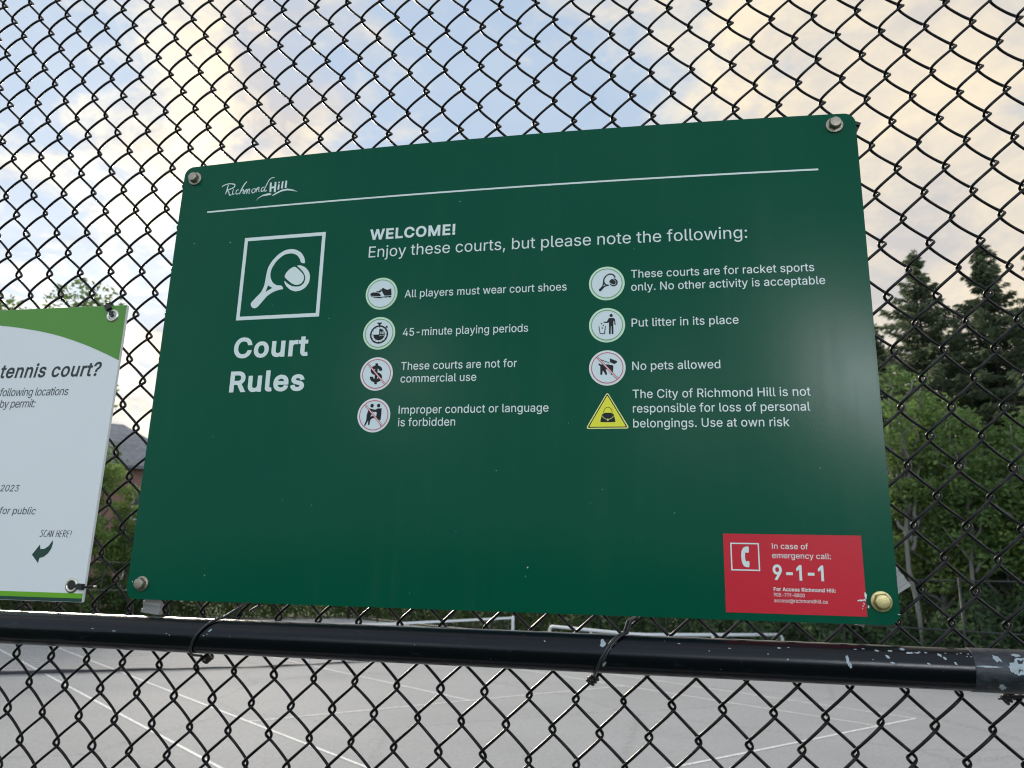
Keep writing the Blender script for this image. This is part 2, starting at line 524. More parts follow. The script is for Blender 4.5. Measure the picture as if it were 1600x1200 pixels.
def mark(a0, a1, b0, b1):
    mb.add(quad_pts(a0, a1, b0, b1, 0.0), [(0, 3, 2, 1)])


for s in (-1, 1):
    for bb in (4.115, 5.485):
        mark(-11.885, 11.885, s * bb - LW / 2, s * bb + LW / 2)
for a in (-6.4, 6.4):
    mark(a - LW / 2, a + LW / 2, -4.115 + LW / 2, 4.115 - LW / 2)
for s in (-1, 1):
    for (b0, b1) in ((-5.46, -4.14), (-4.09, 4.09), (4.14, 5.46)):
        mark(s * 11.86 - LW / 2, s * 11.86 + LW / 2, b0, b1)
mark(-6.4 + LW / 2, 6.4 - LW / 2, -LW / 2, LW / 2)
mk = mb.build('court_markings', MAT['line_paint'])
mk.location.z = 0.0005
tag(mk, kind='structure')

# ------------------------------------------------------------------ tennis net
net = tag(empty('tennis_net', court(0, 0)), 'dark tennis net with white top band hung across the grey court', 'tennis net')


def npt(b_, z):
    """the net bellies a little away towards its near end"""
    return court(1.25 * max(0.0, (-1.0 - b_) / 6.6) ** 1.1, b_, z) - NC


def net_top(b_):
    return 0.914 + (1.07 - 0.914) * min(1, abs(b_) / 6.35) ** 1.2


mb = MB()
bs = np.linspace(-7.6, 6.3, 309)
for i, b_ in enumerate(bs):
    h_ = net_top(b_) - 0.05
    c0, c1 = npt(b_, 0.02), npt(b_, h_)
    mb.tube([c0, c1], 0.0016, 3, False)
for z in np.linspace(0.045, 0.98, 21):
    pts = [npt(b_, min(z, net_top(b_) - 0.05)) for b_ in np.linspace(-7.6, 6.3, 17)]
    mb.tube(pts, 0.0016, 3, False)
mb.build('netting', MAT['net_dark'], net)
mb = MB()
bb = np.linspace(-7.6, 6.3, 47)
vs, fs = [], []
for b_ in bb:
    hh = 0.026 + 0.05 * max(0.0, min(1.0, (-1.5 - b_) / 4.5)) + 0.02 * math.sin(b_ * 2.1) ** 2
    for da in (-0.012, 0.012):
        for z in (0.006, hh):
            vs.append(npt(b_, z) + EA * da)
for i in range(len(bb) - 1):
    k = i * 4
    fs += [(k, k + 4, k + 5, k + 1), (k + 1, k + 5, k + 7, k + 3), (k + 3, k + 7, k + 6, k + 2), (k + 2, k + 6, k + 4, k)]
mb.add(vs, fs)
mb.build('bottom_band', MAT['net_dark'], net)
mb = MB()
vs, fs = [], []
for i, b_ in enumerate(np.linspace(-7.65, 6.35, 33)):
    for da in (-0.008, 0.008):
        for dzz in (-0.06, 0.0):
            vs.append(npt(b_, net_top(b_) + dzz) + EA * da)
for i in range(32):
    k = i * 4
    fs += [(k, k + 4, k + 5, k + 1), (k + 1, k + 5, k + 7, k + 3), (k + 3, k + 7, k + 6, k + 2), (k + 2, k + 6, k + 4, k)]
mb.add(vs, fs)
mb.build('top_band', MAT['net_band'], net)
for s in (-1, 1):
    mb = MB()
    p0 = npt(6.4 if s > 0 else -7.7, 0)
    mb.tube([p0, p0 + Vector((0, 0, 1.03)), p0 + Vector((0, 0, 1.075)), p0 + Vector((0, 0, 1.095))], [0.045, 0.045, 0.04, 0.02], 14)
    mb.build('net_post', MAT['white_pipe'], net, True)
mb = MB()
mb.box(npt(0, 0.45) + EA * 0.012, (0.05, 0.004, 0.9), rz=math.atan2(EB.y, EB.x))
mb.build('centre_strap', MAT['net_band'], net)

# ------------------------------------------------------------------ low white pipe frame beyond the court
P1, P2, P3 = Vector((-3.36, 23.6, 0)), Vector((-0.63, 21.1, 0)), Vector((3.37, 23.7, 0))
fr = tag(empty('pipe_frame', P2), 'low white bent pipe frame on posts beyond the court, under the big green sign', 'pipe barrier')
mb = MB()
a, b_, c_ = (P1 - P2), Vector((0, 0, 0)), (P3 - P2)
Z8 = Vector((0, 0, 0.80))


def bend(p, q, r_, k=0.35, n=6):
    d0, d1 = (p - q).normalized() * k, (r_ - q).normalized() * k
    return [q + d0 * (1 - t) ** 2 + d1 * t * t for t in np.linspace(0, 1, n)]


path = bend(a, a + Z8, Z8, 0.18) + bend(a + Z8, Z8, c_ + Z8, 0.5) + bend(Z8, c_ + Z8, c_, 0.18)
mb.tube([a] + path + [c_], 0.045, 10)
mb.build('rail', MAT['white_pipe'], fr, True)
for q in (a * 0.5, b_, c_ * 0.5):
    mb = MB()
    mb.tube([q, q + Vector((0, 0, 0.77))], 0.035, 10)
    mb.build('post', MAT['white_pipe'], fr, True)

# ------------------------------------------------------------------ black fence round the far side of the court


def far_fence(p0, p1, label):
    d = p1 - p0
    L = d.length
    d.normalize()
    e = tag(empty('chain_link_fence', p0), label, 'fence', 'black fences round the far side of the court')
    for z in (0.12, 1.25, 2.38):
        m_ = MB()
        m_.tube([Vector((0, 0, z)), d * L + Vector((0, 0, z))], 0.021, 8)
        m_.build('rail', MAT['far_black'], e, True)
    n = int(round(L / 3.0))
    for i in range(n + 1):
        m_ = MB()
        q = d * (L * i / n)
        off = Vector((-d.y, d.x, 0)) * 0.05
        m_.tube([q + off, q + off + Vector((0, 0, 2.46))], [0.03, 0.03], 8)
        m_.build('post', MAT['far_black'], e, True)
    m_ = MB()
    vs, fs = [], []
    st = 0.16
    H_ = 2.3
    k = int((L + H_) / st)
    for sgn in (1, -1):
        for i in range(k):
            x0 = i * st - (H_ if sgn > 0 else 0)
            za, zb = 0.1, 0.1 + H_
            xa, xb = (x0, x0 + H_) if sgn > 0 else (x0, x0 - H_)
            lo, hi = 0.0, L
            ta = 0.0
            tb = 1.0
            dx = xb - xa
            ts = sorted([(lo - xa) / dx, (hi - xa) / dx])
            ta, tb = max(ta, ts[0]), min(tb, ts[1])
            if tb - ta < 0.02:
                continue
            q0 = d * (xa + dx * ta) + Vector((0, 0, za + (zb - za) * ta))
            q1 = d * (xa + dx * tb) + Vector((0, 0, za + (zb - za) * tb))
            m_.tube([q0, q1], 0.0022, 3, False)
    m_.build('wire_mesh', MAT['far_black'], e)
    return e


FC = court(18.2, 11.0)
far_fence(court(-16.5, 11.0), FC, 'black wire fence in front of the dark trees on the right of the court')
far_fence(FC, court(18.2, -18.0), 'black wire fence before the hedge at the far left end of the court')

# ------------------------------------------------------------------ plants


def quads(centers, ax, up, L, Wd):
    """one leaf-sized quad per centre; ax, up are (n,3) directions, L, Wd (n,) sizes"""
    n = len(centers)
    a = ax * (L * 0.5)[:, None]
    b_ = up * (Wd * 0.5)[:, None]
    V = np.empty((n, 4, 3))
    V[:, 0] = centers - a
    V[:, 1] = centers - b_ * 1.0
    V[:, 2] = centers + a
    V[:, 3] = centers + b_ * 1.0
    F = np.arange(n * 4).reshape(n, 4)
    return V.reshape(-1, 3), F


def unit(n, rng):
    v = rng.normal(size=(n, 3))
    return v / np.linalg.norm(v, axis=1)[:, None]


def perp(ax, rng):
    r_ = unit(len(ax), rng)
    u_ = np.cross(ax, r_)
    return u_ / (np.linalg.norm(u_, axis=1)[:, None] + 1e-9)


def limb(mb, p0, p1, r0, r1, rng, wob=0.12, n=6, k=8):
    p0, p1 = Vector(p0), Vector(p1)
    L = (p1 - p0).length
    pts, rs = [], []
    for i in range(n + 1):
        t_ = i / n
        q = p0.lerp(p1, t_)
        if 0 < i < n:
            q += Vector(rng.normal(size=3)) * wob * L * 0.12
        pts.append(q)
        rs.append(r0 + (r1 - r0) * t_)
    mb.tube(pts, rs, k)
    return pts


def broadleaf(loc, h, cr, mat, label, seed, group=None, leaves=15000, leaf=0.17, base=0.28, bark='bark', squash=1.0, name='broadleaf_tree', wisps=0, tw=0.010):
    rng = np.random.default_rng(seed)
    e = tag(empty(name, loc), label, 'tree', group)
    mb = MB()
    top = Vector((rng.normal() * 0.2, rng.normal() * 0.2, h * 0.62))
    limb(mb, (0, 0, -0.05), top, h * tw + 0.02, h * 0.006, rng)
    zc, zr = h * (1 + base) / 2, h * (1 - base) / 2
    cl = []
    nb = 13
    for i in range(nb):
        q = 2 * math.pi * (i * 0.381966) + rng.normal() * 0.3
        zt = base + (1 - base) * (i + 0.6) / nb
        st = Vector((0, 0, h * (base * 0.75 + 0.36 * i / nb)))
        f_ = math.sqrt(max(0.05, 1 - ((zt * h - zc) / zr) ** 2))
        rr = cr * f_ * rng.uniform(0.72, 1.02)
        en = Vector((math.cos(q) * rr, math.sin(q) * rr, min(h * 0.96, zt * h + rng.normal() * 0.2)))
        pts = limb(mb, st, en, h * 0.006 + 0.015, 0.012, rng, 0.35)
        for t_ in (0.55, 0.8, 1.0):
            cl.append(np.array(st.lerp(en, t_)) + rng.normal(size=3) * 0.12 * cr)
    mb.build('trunk', MAT[bark], e, True)
    nx = 46
    d = unit(nx, rng)
    rad = rng.uniform(0.55, 1.0, nx) ** 0.6
    for k in range(nx):
        cl.append(np.array([d[k, 0] * cr * rad[k], d[k, 1] * cr * rad[k], zc + d[k, 2] * zr * rad[k] * squash]))
    for k in range(wisps):
        q = rng.uniform(0, 2 * math.pi)
        cl.append(np.array([math.cos(q) * cr * rng.uniform(1.0, 1.22), math.sin(q) * cr * rng.uniform(1.0, 1.22), zc + rng.uniform(-0.6, 0.9) * zr]))
    cl = np.array(cl)
    sz = cr * rng.uniform(0.16, 0.34, len(cl))
    pr = sz ** 2 / (sz ** 2).sum()
    idx = rng.choice(len(cl), leaves, p=pr)
    off = unit(leaves, rng) * (rng.uniform(0, 1, leaves) ** 0.45 * sz[idx])[:, None]
    off[:, 2] *= 0.75
    C = cl[idx] + off
    C[:, 2] = np.maximum(C[:, 2], 0.15)
    ax = unit(leaves, rng)
    ax[:, 2] *= 0.6
    ax /= np.linalg.norm(ax, axis=1)[:, None]
    V, F = quads(C, ax, perp(ax, rng), leaf * rng.uniform(0.6, 1.4, leaves), leaf * 0.6 * rng.uniform(0.6, 1.3, leaves))
    np_mesh('crown', V, F, MAT[mat], e)
    return e


def conifer(loc, h, cr, label, seed, group=None, base=0.16, dens=1.0, mat='needle', lean=0.0):
    rng = np.random.default_rng(seed)
    e = tag(empty('conifer_tree', loc), label, 'tree', group)
    mb = MB()
    limb(mb, (0, 0, -0.05), (lean, lean * 0.4, h), 0.012 * h + 0.03, 0.012, rng, 0.02, 8)
    C, A, L, U = [], [], [], []
    z = h * base
    while z < h * 0.985:
        t_ = (z / h - base) / (1 - base)
        env = cr * ((1 - t_) ** 0.92) * (0.80 + 0.20 * math.sin(t_ * 31 + seed)) + 0.12
        if t_ < 0.12:
            env *= 0.55 + t_ * 3.7
        nb = rng.integers(5, 9)
        q0 = rng.uniform(0, 6.28)
        for i in range(nb):
            if rng.uniform() < 0.10:
                continue
            q = q0 + 6.283 * i / nb + rng.normal() * 0.25
            ln = env * rng.uniform(0.38, 1.22)
            droop = rng.uniform(0.05, 0.38) * (1 - 0.6 * t_)
            dirh = np.array([math.cos(q), math.sin(q), 0.0])
            side = np.array([-math.sin(q), math.cos(q), 0.0])
            st = np.array([lean * z / h, lean * 0.4 * z / h, z])
            en = st + dirh * ln + np.array([0, 0, -droop * ln + 0.18 * ln * t_])
            mb.tube([Vector(st), Vector(st + (en - st) * 0.5 + np.array([0, 0, -0.06 * ln])), Vector(en)], [0.012 + 0.012 * ln, 0.012, 0.005], 4, False)
            n = int((38 + 96 * ln) * dens)
            s_ = rng.uniform(0.08, 1.04, n) ** 0.8
            wdt = 0.24 * ln * (1.05 - s_) + 0.07
            lat = rng.normal(size=n) * wdt * 0.55
            p = st + (en - st) * s_[:, None] + np.array([0, 0, -1.0])[None, :] * (0.10 * ln * np.sin(s_ * 3.14))[:, None] + side * lat[:, None]
            p[:, 2] -= np.abs(rng.normal(size=n)) * 0.10 * (0.5 + ln * 0.3)
            ax = dirh * (0.55 + 0.2 * rng.normal(size=n))[:, None] + side * (np.sign(lat) * rng.uniform(0.3, 1.0, n))[:, None] + np.array([0, 0, -1.0]) * rng.uniform(0.0, 0.75, n)[:, None]
            ax /= np.linalg.norm(ax, axis=1)[:, None]
            C.append(p)
            A.append(ax)
            L.append(rng.uniform(0.12, 0.30, n) * (0.7 + 0.3 * min(1, ln)))
        z += rng.uniform(0.15, 0.30) * (0.75 + 0.5 * (1 - t_)) * (h / 13)
    n = 60
    C.append(np.stack([rng.normal(size=n) * 0.06 + lean, rng.normal(size=n) * 0.06 + lean * 0.4, h - rng.uniform(0, 0.7, n)], -1))
    ax = unit(n, rng)
    ax[:, 2] = np.abs(ax[:, 2]) + 0.5
    A.append(ax / np.linalg.norm(ax, axis=1)[:, None])
    L.append(np.full(n, 0.18))
    C, A, L = np.concatenate(C), np.concatenate(A), np.concatenate(L)
    mb.build('trunk', MAT['bark'], e, True)
    V, F = quads(C, A, perp(A, rng), L, L * 0.26)
    np_mesh('crown', V, F, MAT[mat], e)
    return e


def leaf_mass(name, pts, width, height, n, mat, seed, leaf=0.14, zpow=0.8, bumps=6.0):
    """a long leafy body along a polyline"""
    rng = np.random.default_rng(seed)
    pts = [np.array(p[:2]) for p in pts]
    seg = [np.linalg.norm(pts[i + 1] - pts[i]) for i in range(len(pts) - 1)]
    cum = np.concatenate([[0], np.cumsum(seg)])
    s_ = rng.uniform(0, cum[-1], n)
    i = np.clip(np.searchsorted(cum, s_) - 1, 0, len(seg) - 1)
    tt = (s_ - cum[i]) / np.array(seg)[i]
    P = np.array(pts)
    base = P[i] + (P[i + 1] - P[i]) * tt[:, None]
    dr = (P[i + 1] - P[i]) / np.array(seg)[i][:, None]
    nr = np.stack([-dr[:, 1], dr[:, 0]], -1)
    hh = height * (0.74 + 0.16 * np.sin(s_ * bumps / 6 + seed) + 0.12 * np.sin(s_ * bumps / 2.3 + 2 * seed) + 0.08 * np.sin(s_ * bumps))
    z = rng.uniform(0, 1, n) ** zpow
    lat = rng.uniform(-1, 1, n)
    lat = np.sign(lat) * np.abs(lat) ** 0.5 * width * 0.5 * np.sqrt(np.clip(1.05 - z ** 2.2, 0.05, 1)) * (0.85 + 0.3 * np.sin(s_ * 3.1 + z * 5))
    C = np.concatenate([base + nr * lat[:, None], (z * hh)[:, None] + 0.03], 1)
    ax = unit(n, rng)
    V, F = quads(C, ax, perp(ax, rng), leaf * rng.uniform(0.6, 1.5, n), leaf * 0.6 * rng.uniform(0.6, 1.4, n))
    return np_mesh(name, V, F, MAT[mat])


def pos(az, D):
    return (0.22 + D * math.sin(R(az)), -0.92 + D * math.cos(R(az)), 0)


# the hedge behind the far end and the undergrowth under the trees
tag(leaf_mass('hedge', [court(20.0, -20), court(20.0, 13), court(4, 13.4)], 2.0, 2.3, 52000, 'hedge', 3, 0.17),
    'long dark green hedge behind the fence at the far left of the court', 'hedge')
tag(leaf_mass('undergrowth', [court(3.6, 13.4), court(-8, 13.4), court(-22, 13.6)], 2.4, 2.5, 52000, 'leaf_dark', 5, 0.17), kind='stuff')
tag(leaf_mass('woodland', [pos(8, 37), pos(16, 36), pos(24, 35), pos(33, 33)], 5.0, 5.2, 42000, 'leaf_dark', 8, 0.30, 0.9, 2.0), kind='stuff')

conifer(pos(17.3, 30.5), 14.3, 5.4, 'tall dark conifer rising nearest the right edge of the green sign', 21, base=0.12)
conifer(pos(21.3, 29.5), 13.8, 4.9, 'tall dark conifer with a ragged open top, second one right of the green sign', 22, base=0.12, dens=0.9)
conifer(pos(24.8, 28.0), 13.6, 4.4, 'tall dark conifer at the far right edge, cut by the frame', 23, base=0.12)
conifer(pos(19.3, 35.0), 12.8, 4.2, 'shorter conifer standing back between two taller ones', 24, base=0.12, dens=0.8)
conifer(pos(14.4, 33.0), 12.4, 4.6, 'dark conifer mostly hidden behind the right edge of the green sign', 25, base=0.12)
conifer(pos(22.9, 34.0), 12.2, 4.2, 'dim conifer behind, seen low between the two right-hand tall ones', 26, base=0.12)
broadleaf(pos(17.0, 25.6), 7.6, 2.0, 'leaf_bright', 'bright green leafy tree just right of the green sign, below a tall conifer', 31, leaves=9500, leaf=0.15, bark='bark_pale')
broadleaf(pos(20.6, 25.0), 5.5, 1.7, 'leaf_mid', 'mid green leafy tree at right, in front of the conifers', 32, leaves=7500, leaf=0.15, bark='bark_pale')
broadleaf(pos(23.9, 24.4), 5.6, 1.7, 'leaf_bright', 'yellowish green leafy tree by the right edge of the frame', 33, leaves=7500, leaf=0.15, bark='bark_pale')
broadleaf(pos(14.3, 26.2), 6.8, 1.7, 'leaf_mid', 'green leafy tree peeping out behind the lower right edge of the green sign', 34, leaves=7500, leaf=0.15, bark='bark_pale')
for k, (az, D, h_) in enumerate(((15.5, 24.3, 8.5), (18.9, 24.0, 7.0), (22.3, 23.6, 6.6))):
    rng = np.random.default_rng(50 + k)
    lab = ['thin pale bare trunk right beside the lower corner of the green sign',
           'thin pale bare trunk midway between the green sign and the right edge',
           'thin pale bare trunk near the right edge above the rail'][k]
    broadleaf(pos(az, D), h_, 1.2, 'leaf_mid', lab, 60 + k, leaves=3500, leaf=0.15, base=0.5, bark='bark_pale', name='slender_tree', tw=0.006)

broadleaf(pos(-45.6, 42.0), 13.9, 5.0, 'leaf_mid', 'tall light green leafy tree topping out above the white notice board', 41, leaves=26000, leaf=0.26, base=0.2, wisps=9)
broadleaf(pos(-38.9, 38.6), 7.3, 1.5, 'leaf_bright', 'small bushy tree in front of the brick house, between the two signs', 42, leaves=12000, leaf=0.15, base=0.1)
broadleaf(pos(-35.9, 39.6), 4.6, 1.6, 'leaf_mid', 'low round dark green tree behind the lower left corner of the green sign', 43, leaves=10000, leaf=0.15, base=0.08)

# ------------------------------------------------------------------ brick house far left
HC = Vector((-27.2, 40.9, 0))
hx = Vector((-0.83, -0.557, 0)).normalized()                       # along the front, away from its right corner
hy = Vector((-hx.y, hx.x, 0)) * -1.0
if hy.y < 0:
    hy = -hy
house = tag(empty('brick_house', HC), 'red brick house with grey hipped roof far behind, between the two signs', 'house')
LH, DH, EH, RH = 13.0, 9.0, 7.9, 11.0


def hp(a, b_, z):
    return hx * a + hy * b_ + Vector((0, 0, z))


vs = [hp(0, 0, 0), hp(LH, 0, 0), hp(LH, DH, 0), hp(0, DH, 0), hp(0, 0, EH), hp(LH, 0, EH), hp(LH, DH, EH), hp(0, DH, EH)]
np_mesh('wall', vs, [(0, 1, 5, 4), (1, 2, 6, 5), (2, 3, 7, 6), (3, 0, 4, 7)], MAT['brick'], house)
o_ = 0.45
vs = [hp(-o_, -o_, EH), hp(LH + o_, -o_, EH), hp(LH + o_, DH + o_, EH), hp(-o_, DH + o_, EH), hp(4.5, DH / 2, RH), hp(LH - 4.5, DH / 2, RH),
      hp(-o_, -o_, EH - 0.16), hp(LH + o_, -o_, EH - 0.16), hp(LH + o_, DH + o_, EH - 0.16), hp(-o_, DH + o_, EH - 0.16)]
np_mesh('roof', vs, [(0, 1, 5, 4), (1, 2, 5), (2, 3, 4, 5), (3, 0, 4), (0, 6, 7, 1), (1, 7, 8, 2), (2, 8, 9, 3), (3, 9, 6, 0), (6, 9, 8, 7)], MAT['roof'], house)
for a in (2.4, 6.2, 10.2):
    for z in (1.0, 4.9):
        m_ = MB()
        for (c0, sz) in ((( a - 0.7, z + 0.8), (0.09, 1.69)), ((a + 0.7, z + 0.8), (0.09, 1.69)), ((a, z), (1.31, 0.09)), ((a, z + 1.6), (1.31, 0.09)), ((a, z + 0.8), (0.06, 1.5))):
            m_.box(hp(c0[0], -0.03, c0[1]), (sz[0], 0.10, sz[1]), rz=math.atan2(hx.y, hx.x))
        f_ = m_.build('window_frame', MAT['frame_white'], house)
        m_ = MB()
        m_.box(hp(a, -0.012, z + 0.8), (1.3, 0.04, 1.5), rz=math.atan2(hx.y, hx.x))
        m_.build('pane', MAT['glass'], f_)

# ------------------------------------------------------------------ front chain-link fence
MM = 0.001
fence = tag(empty('chain_link_fence', (0, 0, 0)), 'black chain-link fence with a black rail, right up close, carrying both signs', 'fence')

FC_C = np.array([[-612.80, -378.24], [515.68, -13.09], [1.46, -333.62], [3.23, 1.71], [1.21, -0.77], [-0.04, -2.36]])
MESH_Y, WIRE_R, WIRE_D, WIRE_X = 0.012, 0.00178, 0.0059, 0.060


def lattice(u, j):
    """knot grid of the hand-stretched mesh -> x, z in metres from the sign's centre"""
    uu, jj = u / 10, j / 10
    uq, jq = np.clip(uu, -0.8, 2.8), np.clip(jj, -3.4, 1.0)
    x = FC_C[0, 0] + FC_C[1, 0] * uu + FC_C[2, 0] * jj + FC_C[3, 0] * uq * uq + FC_C[4, 0] * uq * jq + FC_C[5, 0] * jq * jq
    z = FC_C[0, 1] + FC_C[1, 1] * uu + FC_C[2, 1] * jj + FC_C[3, 1] * uq * uq + FC_C[4, 1] * uq * jq + FC_C[5, 1] * jq * jq
    return x * MM, z * MM


def chain_mesh():
    NS = 22
    ph = np.linspace(0, 2 * np.pi, NS + 1)
    e_ = 0.88
    c, s = np.cos(ph), np.sin(ph)
    sx = np.sign(c) * np.abs(c) ** e_
    sy = -np.sign(s) * np.abs(s) ** e_
    XA = 52.0 * (0.25 + WIRE_X)
    dx, dy = np.diff(sx) * XA, np.diff(sy) * WIRE_D * 1000
    # slope of the turns a little steeper than the strands
    ln = np.sqrt(dx * dx + dy * dy)
    cum = np.concatenate([[0], np.cumsum(ln)])
    fr = cum / cum[-1] * 2.0
    sx, sy, fr = sx[:-1], sy[:-1], fr[:-1]
    K0, K1, J0, J1 = -46, 89, -50, 56
    nk = 6
    allV, allF, base = [], [], 0
    rng = np.random.default_rng(4)
    for k in range(K0, K1):
        js = J0 + ((k + 1 - J0) % 2)
        starts = np.arange(js, J1, 2)
        j = (starts[:, None] + fr[None, :]).ravel()
        n = len(j)
        def drift(amp):
            return np.interp(j, starts, np.convolve(rng.normal(size=len(starts)), (0.5, 0.7, 0.5), 'same') * amp)
        jit = drift(0.012)
        u = (k + 0.5) / 2 + np.tile(sx, len(starts)) * (0.25 + WIRE_X) + jit
        y = MESH_Y + np.tile(sy, len(starts)) * WIRE_D * (1 + drift(0.10))
        x, z = lattice(u, j)
        z = z + 0.0011 * np.sin(u * 2.3 + j * 0.9) * np.sin(j * 0.37 + k * 1.7) + drift(0.0006)
        P = np.stack([x, y, z + ZS], -1)
        T = np.gradient(P, axis=0)
        T /= np.linalg.norm(T, axis=1)[:, None]
        ref = np.array([1.0, 0, 0.0])
        N = ref - T * (T @ ref)[:, None]
        N /= np.linalg.norm(N, axis=1)[:, None]
        B = np.cross(T, N)
        q = 2 * np.pi * np.arange(nk) / nk
        V = P[:, None, :] + WIRE_R * (N[:, None, :] * np.cos(q)[None, :, None] + B[:, None, :] * np.sin(q)[None, :, None])
        i = np.arange(n - 1)[:, None] * nk
        a = np.arange(nk)[None, :]
        a2 = (a + 1) % nk
        F = np.stack([i + a, i + a2, i + nk + a2, i + nk + a], -1).reshape(-1, 4) + base
        allV.append(V.reshape(-1, 3))
        allF.append(F)
        base += n * nk
    return np.concatenate(allV), np.concatenate(allF)


V, F = chain_mesh()
np_mesh('wire_mesh', V, F, MAT['wire'], fence, True)

RR, RY, RZ = 0.0204, -0.0156, ZS - 0.3413
RAIL = MB()
RAIL.tube([Vector((x, RY, RZ)) for x in np.linspace(-1.9, 1.75, 60)], RR, 40)
rail = smooth_angle(RAIL.build('middle_rail', MAT['rail'], fence))
m_ = MB()
m_.tube([Vector((x, RY, RZ)) for x in (0.512, 0.5125, 0.62, 0.66)], [RR + 0.0001, RR + 0.0006, RR + 0.0006, RR + 0.0006], 40)
smooth_angle(m_.build('rail_sleeve', MAT['sleeve'], rail))


def on_rail(x, ang, off=0.00025):
    q = R(ang)
    return Vector((x, RY - (RR + off) * math.sin(q), RZ + (RR + off) * math.cos(q)))


def chip(mb, x, ang, w_, h_, rng, n=14, slant=0.0, off=0.00025):
    """an irregular flake of lost paint, w_ mm along the rail and h_ degrees round it"""
    c = on_rail(x * MM, ang, off)
    ring = []
    for i in range(n):
        q = 2 * math.pi * i / n
        k = rng.uniform(0.55, 1.15)
        da = math.sin(q) * h_ / 2 * k
        ring.append(on_rail((x + math.cos(q) * w_ / 2 * k + slant * da) * MM, ang + da, off))
    mb.add([c] + ring, [(0, 1 + i, 1 + (i + 1) % n) for i in range(n)])


rng = np.random.default_rng(77)
mb = MB()
for (x, a, w_, h_, sl) in [(149, 56, 8, 38, 0), (160, 47, 9, 40, -0.1), (156, 76, 6, 26, -0.25), (150.5, 118, 5, 22, -0.2), (394.8, 76, 4.6, 34, 0.05),
                           (397, 88, 3.4, 20, 0.05), (449, 31, 7, 14, 0.1), (455, 45, 11, 10, 0.05), (461, 44, 7, 7, 0.1), (433, 60, 4, 14, 0.2),
                           (437, 77, 5, 8, 0.2), (424.4, 42.3, 5, 8, 0.2), (437, 41, 6, 9, 0.2), (330, 47, 5, 6, 0), (337, 80, 2.5, 6, -0.2),
                           (339.4, 43.8, 3, 4, 0), (229.1, 46, 4, 4, 0), (280.5, 55, 4.5, 4, 0), (259.6, 65, 1.6, 5, 0), (318.3, 67, 1.4, 7, 0),
                           (404, 40, 4, 5, 0), (412, 37, 4, 5, 0), (464, 41, 4, 5, 0), (470, 42, 4.5, 6, 0), (482, 48, 5, 14, 0.2), (486, 58, 3.5, 14, 0.15),
                           (470, 75, 3.5, 7, 0.2), (495, 71, 3, 10, 0.2), (488, 41, 2.5, 4, 0.3), (498.6, 42, 2.5, 4, 0), (502.5, 39, 3, 4, 0),
                           (509, 41, 4, 4, 0), (507, 50, 2, 4, 0), (510.6, 50, 2, 4, 0), (419, 70, 1.5, 3, 0), (-320, 85, 3, 5, 0.1), (-316, 80, 2, 3, 0),
                           (-369, 84, 2.5, 4, 0), (-364.5, 88, 2.5, 4, 0), (-313, 68, 4, 14, -0.3), (-324, 60, 3, 14, -0.4), (-440, 83, 8, 3, 0),
                           (-470, 78, 5, 2.5, 0), (86, 56, 3, 6, 0.2), (-60, 85, 1.3, 3, 0)]:
    chip(mb, x, a, w_ * 0.85, h_ * 0.85, rng, slant=sl)
for (x, a, w_, h_, sl) in [(552, 72, 17, 58, 0), (533, 54, 8, 22, 0.1), (535.6, 130, 8, 22, 0.1), (524, 76, 24, 5, 0), (545, 78, 6, 30, 0.1), (551, 40, 9, 12, 0)]:
    chip(mb, x, a, w_, h_, rng, 22, sl, 0.0009)
mb.build('bare_metal_speck', MAT['galv'], rail)

# posts, top and bottom rail of this fence, outside the frame
for x in (-1.85, 1.7):
    m_ = MB()
    m_.tube([Vector((x, -0.018, 0)), Vector((x, -0.018, 3.72)), Vector((x, -0.018, 3.75))], [0.03, 0.03, 0.012], 16)
    smooth_angle(m_.build('post', MAT['rail'], fence))


def tie(path, rad=0.00165, coils=None, r2=None):
    m_ = MB()
    m_.tube(path, rad, 8)
    if r2:
        m_.tube(r2, rad, 8)
    for (cx, cy, cz, ax, n_, rr, L) in coils or []:
        ax = Vector(ax).normalized()
        a = ax.orthogonal().normalized()
        b_ = ax.cross(a)
        pts = []
        for i in range(n_ * 12 + 1):
            q = 2 * math.pi * i / 12
            pts.append(Vector((cx, cy, cz)) + ax * (L * (i / (n_ * 12) - 0.5)) + (a * math.cos(q) + b_ * math.sin(q)) * rr)
        pts.append(pts[-1] + ax * 0.003 + a * 0.006)
        m_.tube(pts, rad, 7)
    return smooth_angle(m_.build('tie_wire', MAT['tie'], fence), 60)


def tie_path(xt, xb, zt, xhook, bulge=0.0022):
    """from the mesh above the rail, over its front and under to the mesh below"""
    pts = [Vector((xhook - 0.008, 0.013, ZS + zt - 0.013)), Vector((xhook - 0.001, 0.021, ZS + zt - 0.006)), Vector((xhook + 0.002, 0.017, ZS + zt + 0.0005)), Vector((xhook, 0.008, ZS + zt + 0.001)),
           Vector((xhook - 0.006, -0.002, ZS + zt - 0.003))]
    for a in np.linspace(12, 176, 16):
        t_ = (a - 12) / 164
        x = xt + (xb - xt) * (1 - (1 - t_) ** 1.7)
        pts.append(on_rail(x, a, bulge))
    pts += [Vector((xb - 0.002, 0.000, RZ - RR - 0.004)), Vector((xb - 0.004, 0.009, RZ - RR - 0.006)), Vector((xb - 0.010, 0.014, RZ - RR - 0.009))]
    return pts


